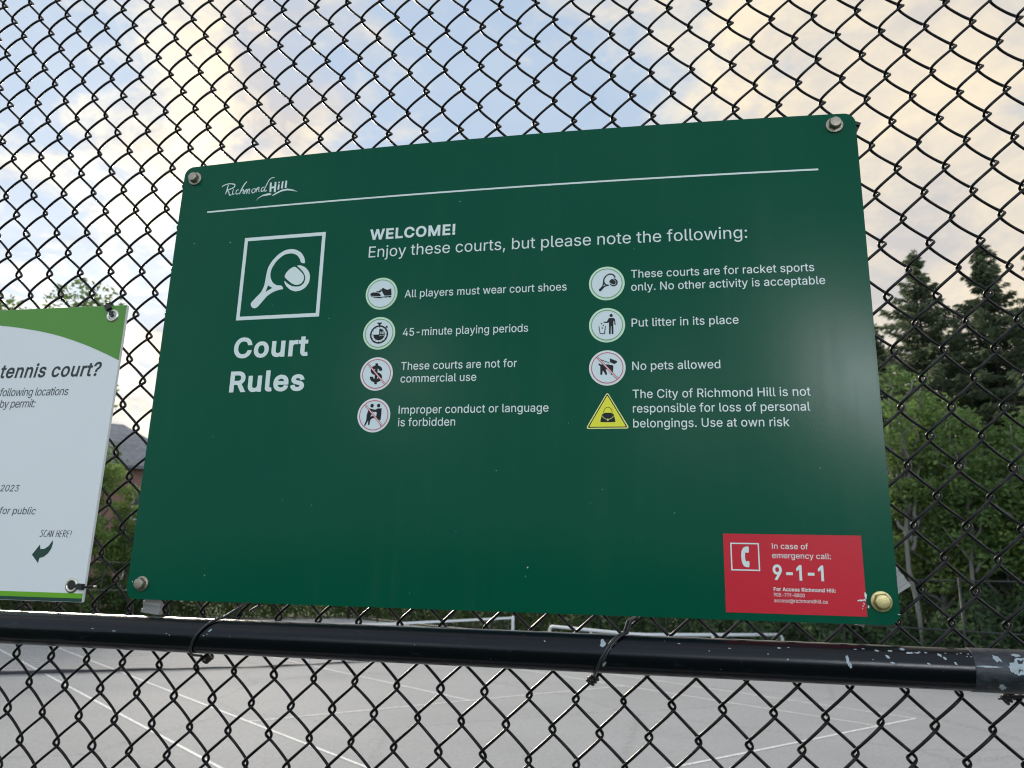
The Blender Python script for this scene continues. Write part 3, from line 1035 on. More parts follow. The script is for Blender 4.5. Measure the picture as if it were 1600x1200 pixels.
tie(tie_path(-0.306, -0.341, -0.3000, -0.283), coils=[(-0.3395, 0.010, ZS - 0.3695, (0.75, 0.1, 0.66), 3, 0.0042, 0.011)])
p_ = tie_path(0.171, 0.139, -0.3050, 0.180)
tie(p_, coils=[(0.1345, 0.009, ZS - 0.3715, (0.72, 0.1, 0.7), 3, 0.0042, 0.011)], r2=[q + Vector((0.0036, 0.0004, 0.0006)) for q in p_[1:15]])
tie(tie_path(0.66, 0.585, -0.300, 0.665), coils=[(0.5535, 0.009, ZS - 0.3690, (0.78, 0.1, 0.62), 3, 0.0042, 0.012)],
    r2=[Vector((0.585, -0.001, RZ - RR - 0.004)), Vector((0.570, 0.002, RZ - RR - 0.0045)), Vector((0.556, 0.004, RZ - RR - 0.0055)), Vector((0.549, 0.011, RZ - RR - 0.008))])

# ------------------------------------------------------------------ lettering (outlines in 1/1000 em, capitals 509 high)
GLYPHS = {
' ': '188|',
'!': '196|67,160 63,509 132,509 128,160/98,-4 86,-3 75,1 66,9 58,18 54,29 52,41 54,53 58,64 66,73 75,80 86,85 98,86 110,85 121,80 130,73 138,64 142,53 143,41 142,29 138,18 130,9 121,1 110,-3',
'$': '447|202,-74 202,583 244,583 244,-74/224,-9 188,-7 156,-1 128,9 102,23 81,40 64,60 51,83 42,109 38,137 104,137 108,118 114,102 123,88 136,76 150,66 166,59 224,49 246,50 267,54 286,60 303,69 317,79 329,92 338,106 344,122 346,139 344,154 340,168 332,179 296,205 245,222 184,239 145,253 112,269 86,289 67,313 56,341 52,372 54,400 62,425 75,448 92,468 113,484 138,498 165,508 195,514 227,516 259,514 289,508 316,498 340,484 360,468 377,449 390,427 398,403 401,378 337,378 332,402 320,421 302,437 280,449 254,456 225,459 204,457 185,454 167,448 152,440 139,430 129,418 121,405 117,391 115,376 117,359 122,345 131,334 169,308 212,293 264,279 312,264 359,238 395,198 402,180 407,161 408,139 406,112 399,87 386,64 370,43 349,25 323,11 294,0 261,-7',
',': '188|38,-119 68,71 137,71 84,-119',
'-': '453|337,244 337,188 114,188 114,244',
'.': '188|95,-4 83,-3 73,1 63,9 55,18 51,29 50,41 51,53 55,64 63,73 73,81 83,85 95,87 107,85 118,81 128,73 135,64 140,53 141,41 140,29 135,18 128,9 118,1 107,-3',
'0': '453|227,-7 191,-3 158,7 130,24 105,48 85,77 69,113 57,155 50,202 48,254 50,306 57,353 69,395 85,431 106,461 130,484 159,502 191,512 227,516 262,512 295,502 323,484 348,461 368,431 384,395 396,353 403,306 405,254 403,202 396,155 384,113 368,77 348,48 323,24 295,7 263,-3/227,50 250,52 271,60 290,74 306,92 320,116 330,144 338,176 342,213 344,254 342,295 338,332 330,365 320,393 306,416 290,435 271,449 250,457 227,460 203,457 182,449 163,435 147,416 134,393 123,365 115,332 111,295 109,254 111,213 115,176 123,144 134,116 147,92 163,74 182,60 203,52',
'1': '345|150,0 150,400 40,338 40,404 158,509 216,509 216,0',
'2': '453|64,0 64,47 234,229 282,282 311,327 320,371 319,389 315,405 308,419 298,431 287,441 273,449 224,460 205,458 188,454 172,447 159,438 148,427 139,413 132,398 128,381 127,362 66,362 68,391 75,418 86,442 102,464 121,482 143,496 168,507 196,513 225,516 254,513 281,507 306,497 328,482 346,465 361,445 372,423 379,398 381,372 371,318 336,259 267,180 153,60 153,57 389,57 389,0',
'3': '453|218,-7 188,-5 159,1 133,10 108,22 88,38 70,57 57,79 48,104 44,132 109,132 112,115 118,100 126,87 137,76 150,66 165,59 219,50 275,61 291,69 304,80 315,93 323,108 328,125 329,145 328,163 323,180 316,196 306,211 292,223 275,234 254,241 229,246 201,248 157,248 157,299 288,448 288,452 70,452 70,509 372,509 372,461 211,278 211,289 247,290 279,286 308,276 333,262 354,244 371,222 383,198 391,173 393,145 390,116 383,90 370,66 354,45 333,27 309,12 281,2 251,-5',
'4': '453|40,105 40,158 247,509 311,509 109,166 109,163 413,163 413,105/282,0 282,121 282,146 282,318 343,318 343,0',
'5': '453|221,-7 192,-5 165,1 140,11 118,25 99,41 83,60 71,82 63,105 60,130 122,130 125,115 130,102 138,89 173,60 221,50 241,51 259,56 276,64 291,75 304,89 314,104 322,122 326,141 328,162 326,183 321,203 314,221 303,237 290,251 275,262 257,270 238,275 218,277 167,268 128,246 67,253 96,509 366,509 366,452 151,452 134,301 136,301 178,325 229,334 252,332 274,328 294,321 313,311 330,299 345,285 358,269 370,251 379,231 386,210 390,187 391,163 388,132 381,102 369,76 352,52 332,32 309,15 282,3 253,-4',
'7': '453|97,0 323,448 323,452 62,452 62,509 391,509 391,449 165,0',
'8': '453|226,-7 193,-5 163,1 136,11 111,25 91,42 74,62 62,84 54,109 52,135 53,156 58,176 65,195 75,212 87,228 101,241 117,252 134,260 153,265 153,267 129,276 109,289 93,308 80,330 73,354 70,380 73,405 79,429 90,450 106,469 124,485 146,498 170,508 197,514 226,516 255,514 282,508 306,498 328,485 346,469 361,450 373,429 379,405 382,380 379,354 372,330 359,308 343,289 323,276 300,267 300,265 319,260 335,252 351,241 365,228 377,212 387,195 395,176 399,156 401,135 398,109 391,84 378,62 362,42 341,25 317,11 289,1 259,-5/226,49 248,50 267,54 285,60 300,69 313,79 323,91 331,106 335,121 337,139 335,157 330,173 322,189 312,202 298,213 283,223 265,230 247,234 226,235 206,234 187,230 169,223 154,213 140,202 130,189 122,173 117,157 115,139 117,121 121,106 129,91 139,79 152,69 167,60 185,54 205,50/226,290 274,300 287,308 298,318 307,330 314,344 318,359 319,376 318,392 314,407 308,420 299,432 288,442 275,449 226,460 177,449 164,442 153,432 145,420 138,407 134,392 133,376 134,359 138,344 145,330 154,318 165,308 178,300',
'9': '453|226,516 256,513 285,506 310,494 333,478 352,458 368,434 380,408 387,378 389,347 387,322 382,296 373,270 315,168 200,0 130,0 301,248 307,248 287,221 257,202 218,195 188,197 161,203 137,214 116,229 98,247 83,269 72,294 66,321 64,352 66,382 73,411 85,436 101,459 120,479 143,494 168,506 196,513/226,460 207,459 190,454 174,446 160,435 148,423 138,407 131,390 127,372 125,352 127,331 131,313 138,295 148,280 160,268 174,257 190,250 207,245 226,243 245,245 263,249 279,257 293,267 305,280 314,295 322,312 326,330 327,350 326,371 322,390 314,407 305,422 293,435 279,446 263,454 245,459',
':': '188|95,-4 83,-3 73,1 63,9 55,18 51,29 50,41 51,53 55,64 63,73 73,81 83,85 95,87 107,85 118,81 128,73 135,64 140,53 141,41 140,29 135,18 128,9 118,1 107,-3/95,271 83,272 73,277 63,284 55,294 51,304 50,316 51,328 55,339 63,349 73,356 83,360 95,362 107,360 118,356 128,349 135,339 140,328 141,316 140,304 135,294 128,284 118,277 107,272',
'?': '358|132,152 132,159 141,230 148,245 157,258 168,269 209,298 247,334 255,349 260,365 262,384 260,399 257,413 250,425 220,452 178,462 137,453 106,425 99,412 94,396 92,378 27,378 30,406 38,430 49,452 64,471 82,487 103,499 126,508 151,514 178,516 206,514 232,508 255,498 275,486 292,470 306,451 316,430 322,407 324,382 322,356 316,332 306,311 292,292 275,276 254,261 219,235 200,205 194,158 194,152/164,-4 152,-3 141,1 131,9 124,18 120,29 118,41 120,53 124,64 131,73 141,80 152,85 164,86 176,85 186,80 196,73 203,64 208,53 209,41 208,29 203,18 196,9 186,1 176,-3',
'@': '676|355,-135 307,-133 262,-126 221,-114 184,-98 151,-77 122,-53 98,-24 77,9 61,46 50,87 43,131 40,179 43,226 50,269 61,309 78,346 98,379 123,408 151,433 184,454 220,470 260,482 303,489 349,492 394,489 435,482 472,469 506,452 536,432 562,407 584,380 603,351 617,319 627,285 633,251 635,215 631,142 615,76 605,57 593,42 579,28 561,18 541,13 517,11 476,17 441,36 432,45 426,56 423,68 420,68 413,54 402,41 388,30 371,20 351,15 326,13 298,15 273,23 251,35 232,52 216,73 204,96 195,123 190,152 188,182 190,212 197,239 207,265 220,287 237,306 257,322 279,334 304,341 330,343 351,342 369,338 385,331 416,306 419,306 419,335 474,335 474,110 475,97 479,85 485,74 493,66 505,61 518,59 533,61 546,66 557,76 565,89 571,106 576,127 581,215 579,245 575,273 567,301 555,327 541,351 523,373 502,393 477,410 450,424 419,434 385,440 347,442 309,440 274,434 242,424 213,410 187,393 164,372 144,347 128,320 115,289 105,255 100,218 98,178 100,138 105,100 115,66 128,35 144,8 165,-17 188,-37 215,-54 246,-68 280,-78 317,-83 357,-85 412,-80 458,-69 489,-59 504,-107 464,-120 411,-131/329,65 350,66 368,71 382,78 395,89 405,102 412,118 422,185 421,210 417,231 411,249 403,263 393,274 381,282 331,292 313,290 297,285 283,277 271,267 260,254 252,239 242,185 251,125 258,108 267,94 279,81 293,72 310,67',
'A': '480|16,0 201,509 276,509 463,0 395,0 287,302 264,372 232,478 245,478 213,371 191,302 85,0/110,142 110,199 370,199 370,142',
'C': '510|267,-7 225,-3 186,7 150,25 119,49 92,79 70,115 53,157 44,203 40,254 44,305 53,352 70,393 92,429 119,459 150,484 186,501 225,512 267,516 340,504 362,496 383,485 402,471 419,456 435,438 448,418 459,397 467,373 473,348 408,348 389,395 357,428 315,449 267,456 237,453 209,445 184,432 161,414 141,391 125,364 113,332 106,295 103,254 106,213 113,177 125,145 141,117 161,94 184,76 210,63 237,56 267,53 315,60 357,81 389,114 408,160 473,160 467,135 459,112 448,91 435,71 420,53 402,38 383,24 363,13 341,5 317,-2 293,-6',
'E': '419|60,0 60,509 372,509 372,452 125,452 125,286 355,286 355,229 125,229 125,57 375,57 375,0',
'F': '410|60,0 60,509 369,509 369,452 125,452 125,278 346,278 346,221 125,221 125,0',
'H': '517|60,0 60,509 125,509 125,289 392,289 392,509 457,509 457,0 392,0 392,232 125,232 125,0',
'I': '200|68,0 68,509 135,509 135,0',
'L': '393|60,0 60,509 125,509 125,57 361,57 361,0',
'M': '628|60,0 60,509 152,509 277,187 287,159 299,123 311,84 322,49 307,49 318,83 330,121 342,158 352,187 476,509 568,509 568,0 504,0 504,291 504,327 505,369 506,413 507,457 513,457 498,409 482,363 467,322 456,291 342,0 286,0 170,291 159,321 145,361 129,408 112,457 119,457 120,416 121,372 122,328 122,291 122,0',
'N': '523|60,0 60,509 136,509 343,183 363,151 388,107 414,55 405,54 401,108 399,157 399,195 399,509 463,509 463,0 387,0 202,290 177,331 148,381 108,452 119,454 122,384 124,328 125,291 125,0',
'O': '533|267,-7 225,-3 186,7 150,25 119,49 92,79 70,115 53,157 44,203 40,254 44,305 53,352 70,393 92,429 119,459 150,484 186,501 225,512 267,516 309,512 348,501 384,484 415,459 442,429 464,393 480,352 490,305 493,254 490,203 480,157 464,115 442,79 415,49 384,25 348,7 309,-3/267,53 296,55 324,63 349,76 372,94 392,116 408,144 420,176 428,213 430,254 428,295 420,332 408,365 392,392 372,415 349,433 324,446 296,453 267,456 237,453 210,445 184,433 161,415 142,392 125,364 113,332 106,295 103,254 106,213 113,176 125,144 142,117 161,94 184,76 210,63 237,55',
'P': '445|60,0 60,509 235,509 272,506 305,499 332,487 356,471 375,452 390,430 400,404 407,377 409,348 407,318 400,291 390,265 375,243 356,223 332,207 305,195 272,188 235,186 109,186 109,242 233,242 257,244 279,248 297,256 312,266 324,279 333,294 339,310 343,328 344,348 343,367 339,385 333,402 324,416 312,428 297,439 279,446 257,451 232,452 125,452 125,0',
'R': '449|60,0 60,509 236,509 273,506 305,500 333,489 356,473 376,455 390,433 401,408 407,381 409,352 407,323 401,296 390,271 376,250 356,232 333,217 305,206 273,200 236,198 96,198 96,255 234,255 258,256 280,260 298,267 313,276 325,287 334,300 340,316 344,333 345,352 344,371 340,389 334,405 325,419 313,430 298,440 279,446 258,451 233,452 125,452 125,0/353,0 230,229 303,229 428,0',
'S': '447|224,-9 188,-7 156,-1 128,9 102,23 81,40 64,60 51,83 42,109 38,137 104,137 108,118 114,102 123,88 136,76 150,66 166,59 224,49 246,50 267,54 286,60 303,69 317,79 329,92 338,106 344,122 346,139 344,154 340,168 332,179 296,205 245,222 184,239 145,253 112,269 86,289 67,313 56,341 52,372 54,400 62,425 75,448 92,468 113,484 138,498 165,508 195,514 227,516 259,514 289,508 316,498 340,484 360,468 377,449 390,427 398,403 401,378 337,378 332,402 320,421 302,437 280,449 254,456 225,459 204,457 185,454 167,448 152,440 139,430 129,418 121,405 117,391 115,376 117,359 122,345 131,334 169,308 212,293 264,279 312,264 359,238 395,198 402,180 407,161 408,139 406,112 399,87 386,64 370,43 349,25 323,11 294,0 261,-7',
'T': '449|32,452 32,509 417,509 417,452 257,452 257,0 193,0 193,452',
'U': '517|259,-8 220,-6 186,2 154,15 126,33 103,55 85,80 71,108 63,140 60,173 60,509 124,509 124,178 126,155 132,133 141,113 153,95 169,80 187,68 208,59 232,53 259,52 285,53 309,59 331,68 349,80 364,95 377,113 385,133 391,155 393,178 393,509 457,509 457,173 454,140 446,108 433,80 414,55 391,33 363,15 332,2 297,-6',
'W': '686|155,0 16,509 82,509 163,196 175,145 187,94 197,40 189,40 200,94 211,145 224,196 306,509 380,509 462,196 474,145 486,94 497,40 488,40 499,94 510,145 523,196 603,509 670,509 530,0 455,0 368,323 351,391 336,475 350,475 335,395 318,323 230,0',
'a': '389|160,-9 137,-7 115,-3 94,5 76,15 60,29 48,45 38,63 32,84 30,108 32,128 36,146 43,161 53,174 64,184 78,193 125,211 178,220 234,227 265,235 271,240 274,246 276,255 276,257 267,297 240,322 196,331 149,322 118,301 100,274 41,291 51,313 64,331 79,346 95,358 114,368 133,375 194,384 239,379 286,360 300,350 312,336 322,320 330,301 335,278 337,251 337,0 277,0 277,52 272,52 252,25 215,1/170,45 192,47 211,51 228,59 242,68 254,80 263,93 270,108 274,122 276,138 276,190 259,182 231,176 200,171 175,168 134,159 103,139 97,130 93,118 92,105 102,72 130,52',
'b': '424|229,-8 208,-7 189,-3 172,4 138,31 118,59 112,59 112,0 53,0 53,509 114,509 114,319 118,319 137,346 171,373 188,379 207,383 229,384 259,382 287,374 313,361 335,342 354,320 370,293 381,261 388,227 390,189 388,151 381,116 370,84 355,57 336,34 313,16 288,3 260,-6/220,47 242,49 262,55 279,66 294,80 306,97 316,117 323,139 327,163 328,189 327,215 323,239 316,261 307,281 295,298 280,311 262,322 243,328 220,330 198,328 178,322 161,312 147,299 134,282 125,263 118,241 114,216 113,189 114,162 118,138 125,115 135,95 147,78 162,65 179,55 198,49',
'c': '396|207,-8 174,-5 144,3 117,16 93,35 72,58 56,85 44,116 37,150 34,187 37,225 44,260 56,291 72,318 93,341 117,360 144,374 174,382 207,384 260,377 305,356 340,322 362,277 303,262 290,289 270,311 242,325 207,330 184,328 163,321 145,310 130,296 118,278 108,258 102,236 98,212 96,187 98,163 102,139 108,117 118,97 130,80 145,66 163,55 184,49 207,46 243,52 271,66 292,89 304,117 363,102 341,56 306,21 261,-1',
'd': '424|195,-8 165,-6 137,3 111,16 89,34 70,57 55,84 43,116 36,151 34,189 36,227 43,261 55,293 70,320 89,342 112,361 137,374 165,382 196,384 218,383 237,379 253,373 287,346 306,319 311,319 311,509 372,509 372,0 313,0 313,59 307,59 287,31 252,4 236,-3 217,-7/205,47 226,49 246,55 263,65 278,78 290,95 299,115 306,138 310,162 312,189 310,216 306,241 300,263 290,282 278,299 263,312 246,322 227,328 205,330 182,328 162,322 145,311 130,298 118,281 108,261 102,239 98,215 96,189 98,163 102,139 109,117 118,97 130,80 145,66 162,55 182,49',
'e': '404|212,-8 177,-5 145,3 117,16 92,35 72,58 56,85 44,116 37,150 34,187 36,224 44,258 55,290 71,317 91,340 115,359 142,373 172,382 205,384 266,374 285,366 303,355 319,341 334,324 347,305 357,282 365,256 370,227 371,194 371,169 75,169 75,221 338,221 310,202 308,226 304,248 298,269 288,286 277,301 263,314 246,323 227,328 205,330 183,328 164,323 146,313 131,301 119,286 109,270 102,251 97,231 96,211 96,178 98,151 102,127 110,106 121,88 135,73 151,61 169,53 190,48 212,46 254,53 285,73 306,105 365,91 358,72 348,55 335,39 320,26 302,14 283,4 261,-3 237,-7',
'f': '254|228,379 228,327 6,327 6,379/81,0 81,432 82,452 87,470 96,486 107,499 120,510 135,519 187,530 222,527 243,521 227,468 215,472 195,474 178,472 164,468 154,460 147,449 143,435 142,419 142,0',
'g': '425|207,-151 180,-149 156,-146 134,-140 82,-110 51,-69 101,-41 122,-66 154,-88 207,-97 236,-95 261,-87 282,-75 298,-58 308,-34 311,-6 311,68 306,68 287,41 252,16 236,10 217,6 195,5 165,7 138,14 113,27 90,43 71,65 55,90 43,120 36,154 34,191 36,229 43,263 55,293 71,320 90,342 112,361 138,374 166,382 196,384 218,383 237,379 253,373 288,346 308,319 313,319 313,379 372,379 372,-9 370,-40 363,-67 350,-90 334,-109 314,-124 291,-136 265,-144 237,-149/205,59 227,61 246,66 264,75 278,87 290,103 300,121 307,142 311,166 312,193 311,219 307,242 300,264 291,283 279,299 264,312 247,322 227,328 205,330 182,328 163,322 145,312 130,298 118,282 109,262 102,241 98,218 96,193 98,167 102,144 109,123 118,104 131,88 145,76 163,66 183,61',
'h': '410|114,227 114,0 53,0 53,509 114,509 114,287 102,287 116,319 132,344 152,362 175,374 200,382 227,384 252,383 275,377 295,369 313,356 328,340 341,321 350,298 355,271 357,240 357,0 296,0 296,235 293,263 286,286 273,304 256,318 235,326 210,329 192,328 176,324 161,317 147,308 136,297 126,283 119,266 115,248',
'i': '167|53,0 53,379 114,379 114,0/84,443 73,444 63,448 54,455 47,463 43,472 41,483 43,494 47,504 54,512 63,518 73,522 84,524 95,522 105,518 114,512 121,504 125,494 126,483 125,472 121,463 114,455 105,448 95,444',
'j': '167|53,379 114,379 114,-30 112,-52 108,-72 102,-90 92,-106 80,-119 65,-129 47,-137 27,-141 4,-143 -10,-143 -10,-87 2,-87 18,-85 31,-80 40,-72 47,-61 51,-46 53,-29/83,443 72,444 62,448 53,455 47,463 42,472 41,483 42,494 47,504 53,512 62,518 72,522 83,524 95,522 105,518 114,512 120,504 125,494 126,483 125,472 120,463 114,455 105,448 95,444',
'k': '381|110,137 110,212 121,212 284,379 360,379 184,199 177,199/53,0 53,509 114,509 114,0/294,0 148,186 191,229 372,0',
'l': '189|139,-2 112,0 91,8 74,20 62,37 55,59 53,84 53,509 114,509 114,99 120,62 126,57 135,53 146,52 160,53 170,54 181,3 162,-1',
'm': '610|53,0 53,379 112,379 112,295 108,295 114,314 122,331 132,346 172,376 219,386 245,383 268,375 287,361 303,342 314,320 321,295 312,295 318,312 326,329 337,343 381,375 437,386 458,385 478,380 497,372 514,361 529,346 541,328 550,307 555,283 557,255 557,0 496,0 496,254 493,279 485,298 473,313 456,323 438,329 419,330 402,329 387,326 374,320 345,290 335,247 335,0 274,0 274,260 272,280 265,297 253,311 238,322 220,328 199,330 158,320 145,312 135,302 126,289 119,274 115,257 114,238 114,0',
'n': '410|114,227 114,0 53,0 53,379 112,379 112,287 102,287 116,319 132,344 152,362 175,374 200,382 227,384 252,383 275,377 295,369 313,356 328,340 341,321 350,298 355,271 357,240 357,0 296,0 296,235 293,263 286,286 273,304 256,318 235,326 210,329 192,328 176,324 161,317 147,308 136,297 126,283 119,266 115,248',
'o': '415|207,-8 174,-5 144,3 117,16 93,35 72,58 56,85 44,116 37,150 34,187 37,225 44,260 56,291 72,318 93,341 117,360 144,374 174,382 207,384 241,382 271,374 299,360 323,341 343,318 359,291 371,260 379,225 381,187 379,150 371,116 359,85 343,58 323,35 299,16 271,3 241,-5/207,46 231,49 252,55 270,66 285,80 298,97 307,117 314,139 318,163 319,187 318,212 314,236 307,258 298,278 285,296 270,310 252,321 231,328 207,330 184,328 163,321 145,310 130,296 118,278 108,258 102,236 98,212 96,187 98,163 102,139 108,117 118,97 130,80 145,66 163,55 184,49',
'p': '424|53,-143 53,379 112,379 112,319 118,319 137,346 171,373 188,379 207,383 229,384 259,382 287,374 313,361 335,342 354,320 370,293 381,261 388,227 390,189 388,151 381,116 370,84 355,57 336,34 313,16 288,3 260,-6 229,-8 208,-7 189,-3 173,4 138,31 118,59 114,59 114,-143/220,47 242,49 262,55 279,66 294,80 306,97 316,117 323,139 327,163 328,189 327,215 323,239 316,261 307,281 295,298 280,311 262,322 243,328 220,330 198,328 178,322 161,312 147,299 134,282 125,263 118,241 114,216 113,189 114,162 118,138 125,115 135,95 147,78 162,65 179,55 198,49',
'r': '259|53,0 53,379 112,379 112,321 115,321 124,339 137,354 152,367 171,377 191,383 213,385 229,384 243,384 243,322 230,324 207,326 190,324 174,321 159,315 146,306 135,296 126,284 119,269 115,254 114,237 114,0',
's': '365|182,-8 157,-7 133,-3 112,3 93,12 76,24 62,38 50,54 41,73 36,94 94,107 101,87 111,72 124,60 141,52 160,47 181,45 206,47 227,53 244,62 258,74 265,88 268,103 266,115 262,126 254,136 243,144 229,150 212,155 149,170 118,180 92,192 72,208 58,227 50,249 47,274 49,295 55,314 65,332 79,347 95,360 115,370 137,378 161,383 187,384 212,383 234,379 254,372 271,363 286,352 299,339 324,290 268,277 262,291 254,304 243,316 228,325 210,331 187,333 166,331 147,326 131,317 119,305 111,292 109,277 110,264 115,253 124,243 172,223 229,209 261,200 287,187 306,171 320,153 328,131 331,107 329,85 323,65 312,47 298,31 281,18 260,6 236,-2 210,-7',
't': '227|204,379 204,327 6,327 6,379/65,471 126,471 126,98 127,83 130,70 136,61 144,55 156,51 170,50 185,51 202,54 213,2 192,-3 168,-4 138,-1 113,7 92,21 77,41 68,64 65,93',
'u': '410|182,-5 158,-3 135,2 115,11 97,23 82,39 69,59 60,82 54,109 53,139 53,379 114,379 114,144 116,117 124,94 137,75 154,61 175,53 200,50 218,51 234,55 249,62 263,71 274,83 283,97 290,113 295,132 296,153 296,379 357,379 357,0 298,0 298,92 307,92 294,60 277,35 257,17 234,5 209,-3',
'v': '389|163,0 17,379 84,379 165,155 187,87 206,21 184,21 203,87 224,155 305,379 371,379 226,0',
'w': '567|138,0 23,379 87,379 133,214 154,137 175,41 165,41 186,135 206,214 252,379 316,379 362,214 382,136 402,41 391,41 413,135 434,214 480,379 545,379 429,0 368,0 319,172 305,225 291,280 277,338 291,338 277,280 263,225 248,172 199,0',
'y': '389|47,-139 61,-86 71,-87 104,-89 130,-74 151,-36 163,-1 17,379 84,379 165,155 187,87 206,21 184,21 202,87 224,155 305,379 371,379 204,-58 177,-107 139,-136 91,-145 65,-143',
}

GL = {}
for ch, tx in GLYPHS.items():
    adv, _, body = tx.partition('|')
    GL[ch] = (int(adv), [np.array([tuple(map(int, q.split(','))) for q in lp.split()], dtype=float) for lp in body.split('/') if lp])


def area(L):
    x, y = L[:, 0], L[:, 1]
    return 0.5 * float(np.sum(x * np.roll(y, -1) - np.roll(x, -1) * y))


def embolden(loops, off):
    if not loops or off == 0:
        return loops
    s = 1.0 if area(max(loops, key=lambda l: abs(area(l)))) > 0 else -1.0
    out = []
    for L in loops:
        d = np.roll(L, -1, 0) - L
        d /= (np.linalg.norm(d, axis=1)[:, None] + 1e-9)
        n = np.stack([d[:, 1], -d[:, 0]], -1) * s
        n0 = np.roll(n, 1, 0)
        b_ = n + n0
        ln = np.linalg.norm(b_, axis=1)[:, None]
        b_ = b_ / (ln + 1e-9)
        k = 1.0 / np.clip((b_ * n).sum(1), 0.6, 1.0)
        out.append(L + b_ * k[:, None] * off)
    return out


class Decal:
    """flat shapes in millimetres on a board, each placed by a function (x, z, lift) -> point"""
    def __init__(s, place, lift):
        s.place, s.lift, s.v, s.f = place, lift, [], []

    def tris(s, pts, tr):
        b_ = len(s.v)
        s.v += [s.place(x, z, s.lift) for x, z in pts]
        s.f += [tuple(b_ + i for i in t_) for t_ in tr]

    def poly(s, loops):
        """fill closed outlines: constrained triangles, kept where the outlines wind round them"""
        loops = [np.asarray(l, dtype=float) for l in loops]
        sg = 1.0 if area(max(loops, key=lambda l: abs(area(l)))) > 0 else -1.0
        big = [l if i == 0 or area(l) * sg != 0 else l for i, l in enumerate(loops)]
        vs, es = [], []
        for l in big:
            b_ = len(vs)
            vs += [Vector((float(x), float(y))) for x, y in l]
            es += [(b_ + i, b_ + (i + 1) % len(l)) for i in range(len(l))]
        ov, _, of, _, _, _ = delaunay_2d_cdt(vs, es, [], 0, 1e-5)
        pts = [(v.x, v.y) for v in ov]
        P = np.array(pts)
        keep = []
        C = np.array([P[list(f)].mean(0) for f in of]) if of else np.zeros((0, 2))
        wn = np.zeros(len(C))
        for l in big:
            d0 = l[None] - C[:, None]
            a0 = np.arctan2(d0[..., 1], d0[..., 0])
            da = np.roll(a0, -1, 1) - a0
            da = (da + np.pi) % (2 * np.pi) - np.pi
            wn += np.round(da.sum(1) / (2 * np.pi))
        s.tris(pts, [tuple(f) for f, k in zip(of, wn * sg) if k > 0.5])
        return s

    def grid(s, x0, x1, z0, z1, step=12.0):
        nx, nz_ = max(1, int((x1 - x0) / step)), max(1, int((z1 - z0) / step))
        pts = [(x0 + (x1 - x0) * i / nx, z0 + (z1 - z0) * j / nz_) for j in range(nz_ + 1) for i in range(nx + 1)]
        fs = [(j * (nx + 1) + i, j * (nx + 1) + i + 1, (j + 1) * (nx + 1) + i + 1, (j + 1) * (nx + 1) + i) for j in range(nz_) for i in range(nx)]
        s.tris(pts, fs)
        return s

    def disc(s, cx, cz, r_, n=48, sx=1.0):
        return s.poly([[(cx + r_ * sx * math.cos(2 * math.pi * i / n), cz + r_ * math.sin(2 * math.pi * i / n)) for i in range(n)]])

    def ring(s, cx, cz, r0, r1, n=56):
        pts, fs = [], []
        for i in range(n):
            q = 2 * math.pi * i / n
            pts += [(cx + r0 * math.cos(q), cz + r0 * math.sin(q)), (cx + r1 * math.cos(q), cz + r1 * math.sin(q))]
        for i in range(n):
            a, b_ = 2 * i, 2 * ((i + 1) % n)
            fs.append((a, a + 1, b_ + 1, b_))
        s.tris(pts, fs)
        return s

    def stroke(s, pts, w_, taper=None, smooth=True):
        """a drawn line of width w_ mm through pts (smoothed)"""
        P = [np.array(p, dtype=float) for p in pts]
        if smooth and len(P) > 2:
            Q = []
            for i in range(len(P) - 1):
                p0, p1, p2, p3 = P[max(i - 1, 0)], P[i], P[i + 1], P[min(i + 2, len(P) - 1)]
                for t_ in (0, 0.2, 0.4, 0.6, 0.8):
                    Q.append(0.5 * (2 * p1 + (p2 - p0) * t_ + (2 * p0 - 5 * p1 + 4 * p2 - p3) * t_ * t_ + (3 * p1 - p0 - 3 * p2 + p3) * t_ ** 3))
            Q.append(P[-1])
            P = Q
        n = len(P)
        pts2, fs = [], []
        for i in range(n):
            d = P[min(i + 1, n - 1)] - P[max(i - 1, 0)]
            d /= (np.linalg.norm(d) + 1e-9)
            nn = np.array([-d[1], d[0]])
            k = w_ / 2
            if taper:
                t_ = i / (n - 1)
                k *= taper[0] + (taper[1] - taper[0]) * math.sin(math.pi * min(1, max(0, t_)))
            pts2 += [tuple(P[i] + nn * k), tuple(P[i] - nn * k)]
        for i in range(n - 1):
            fs.append((2 * i, 2 * i + 1, 2 * i + 3, 2 * i + 2))
        s.tris(pts2, fs)
        return s

    def text(s, tx, x0, x1, z, cap, bold=0.0, slant=0.0, kmax=1.12):
        sc = cap / (509 + 2 * bold)
        gl = [GL[c] for c in tx]
        adv = [g[0] + 2 * bold * 0.8 for g in gl]
        lo = min(l[:, 0].min() for l in gl[0][1]) - bold
        hi = sum(adv[:-1]) + max(l[:, 0].max() for l in gl[-1][1]) + bold
        sy_ = sc
        nat = (hi - lo) * sc
        # fit by tracking, and by a little widening when the face runs narrower
        kx = 1.0
        if nat < (x1 - x0) and len(tx) > 1:
            kx = min(kmax, (x1 - x0) / nat)
        if nat > (x1 - x0):
            kx = max(0.86, (x1 - x0) / nat)
        tr = ((x1 - x0) - nat * kx) / max(1, len(tx) - 1)
        x = x0 - lo * sc * kx
        for c, (a, loops), ad_ in zip(tx, gl, adv):
            L = embolden(loops, bold)
            if L:
                L = [np.stack([x + (l[:, 0] + slant * l[:, 1]) * sc * kx, z + (l[:, 1] + bold) * sy_], -1) for l in L]
                try:
                    s.poly(L)
                except Exception:
                    pass
            x += ad_ * sc * kx + tr
        return s

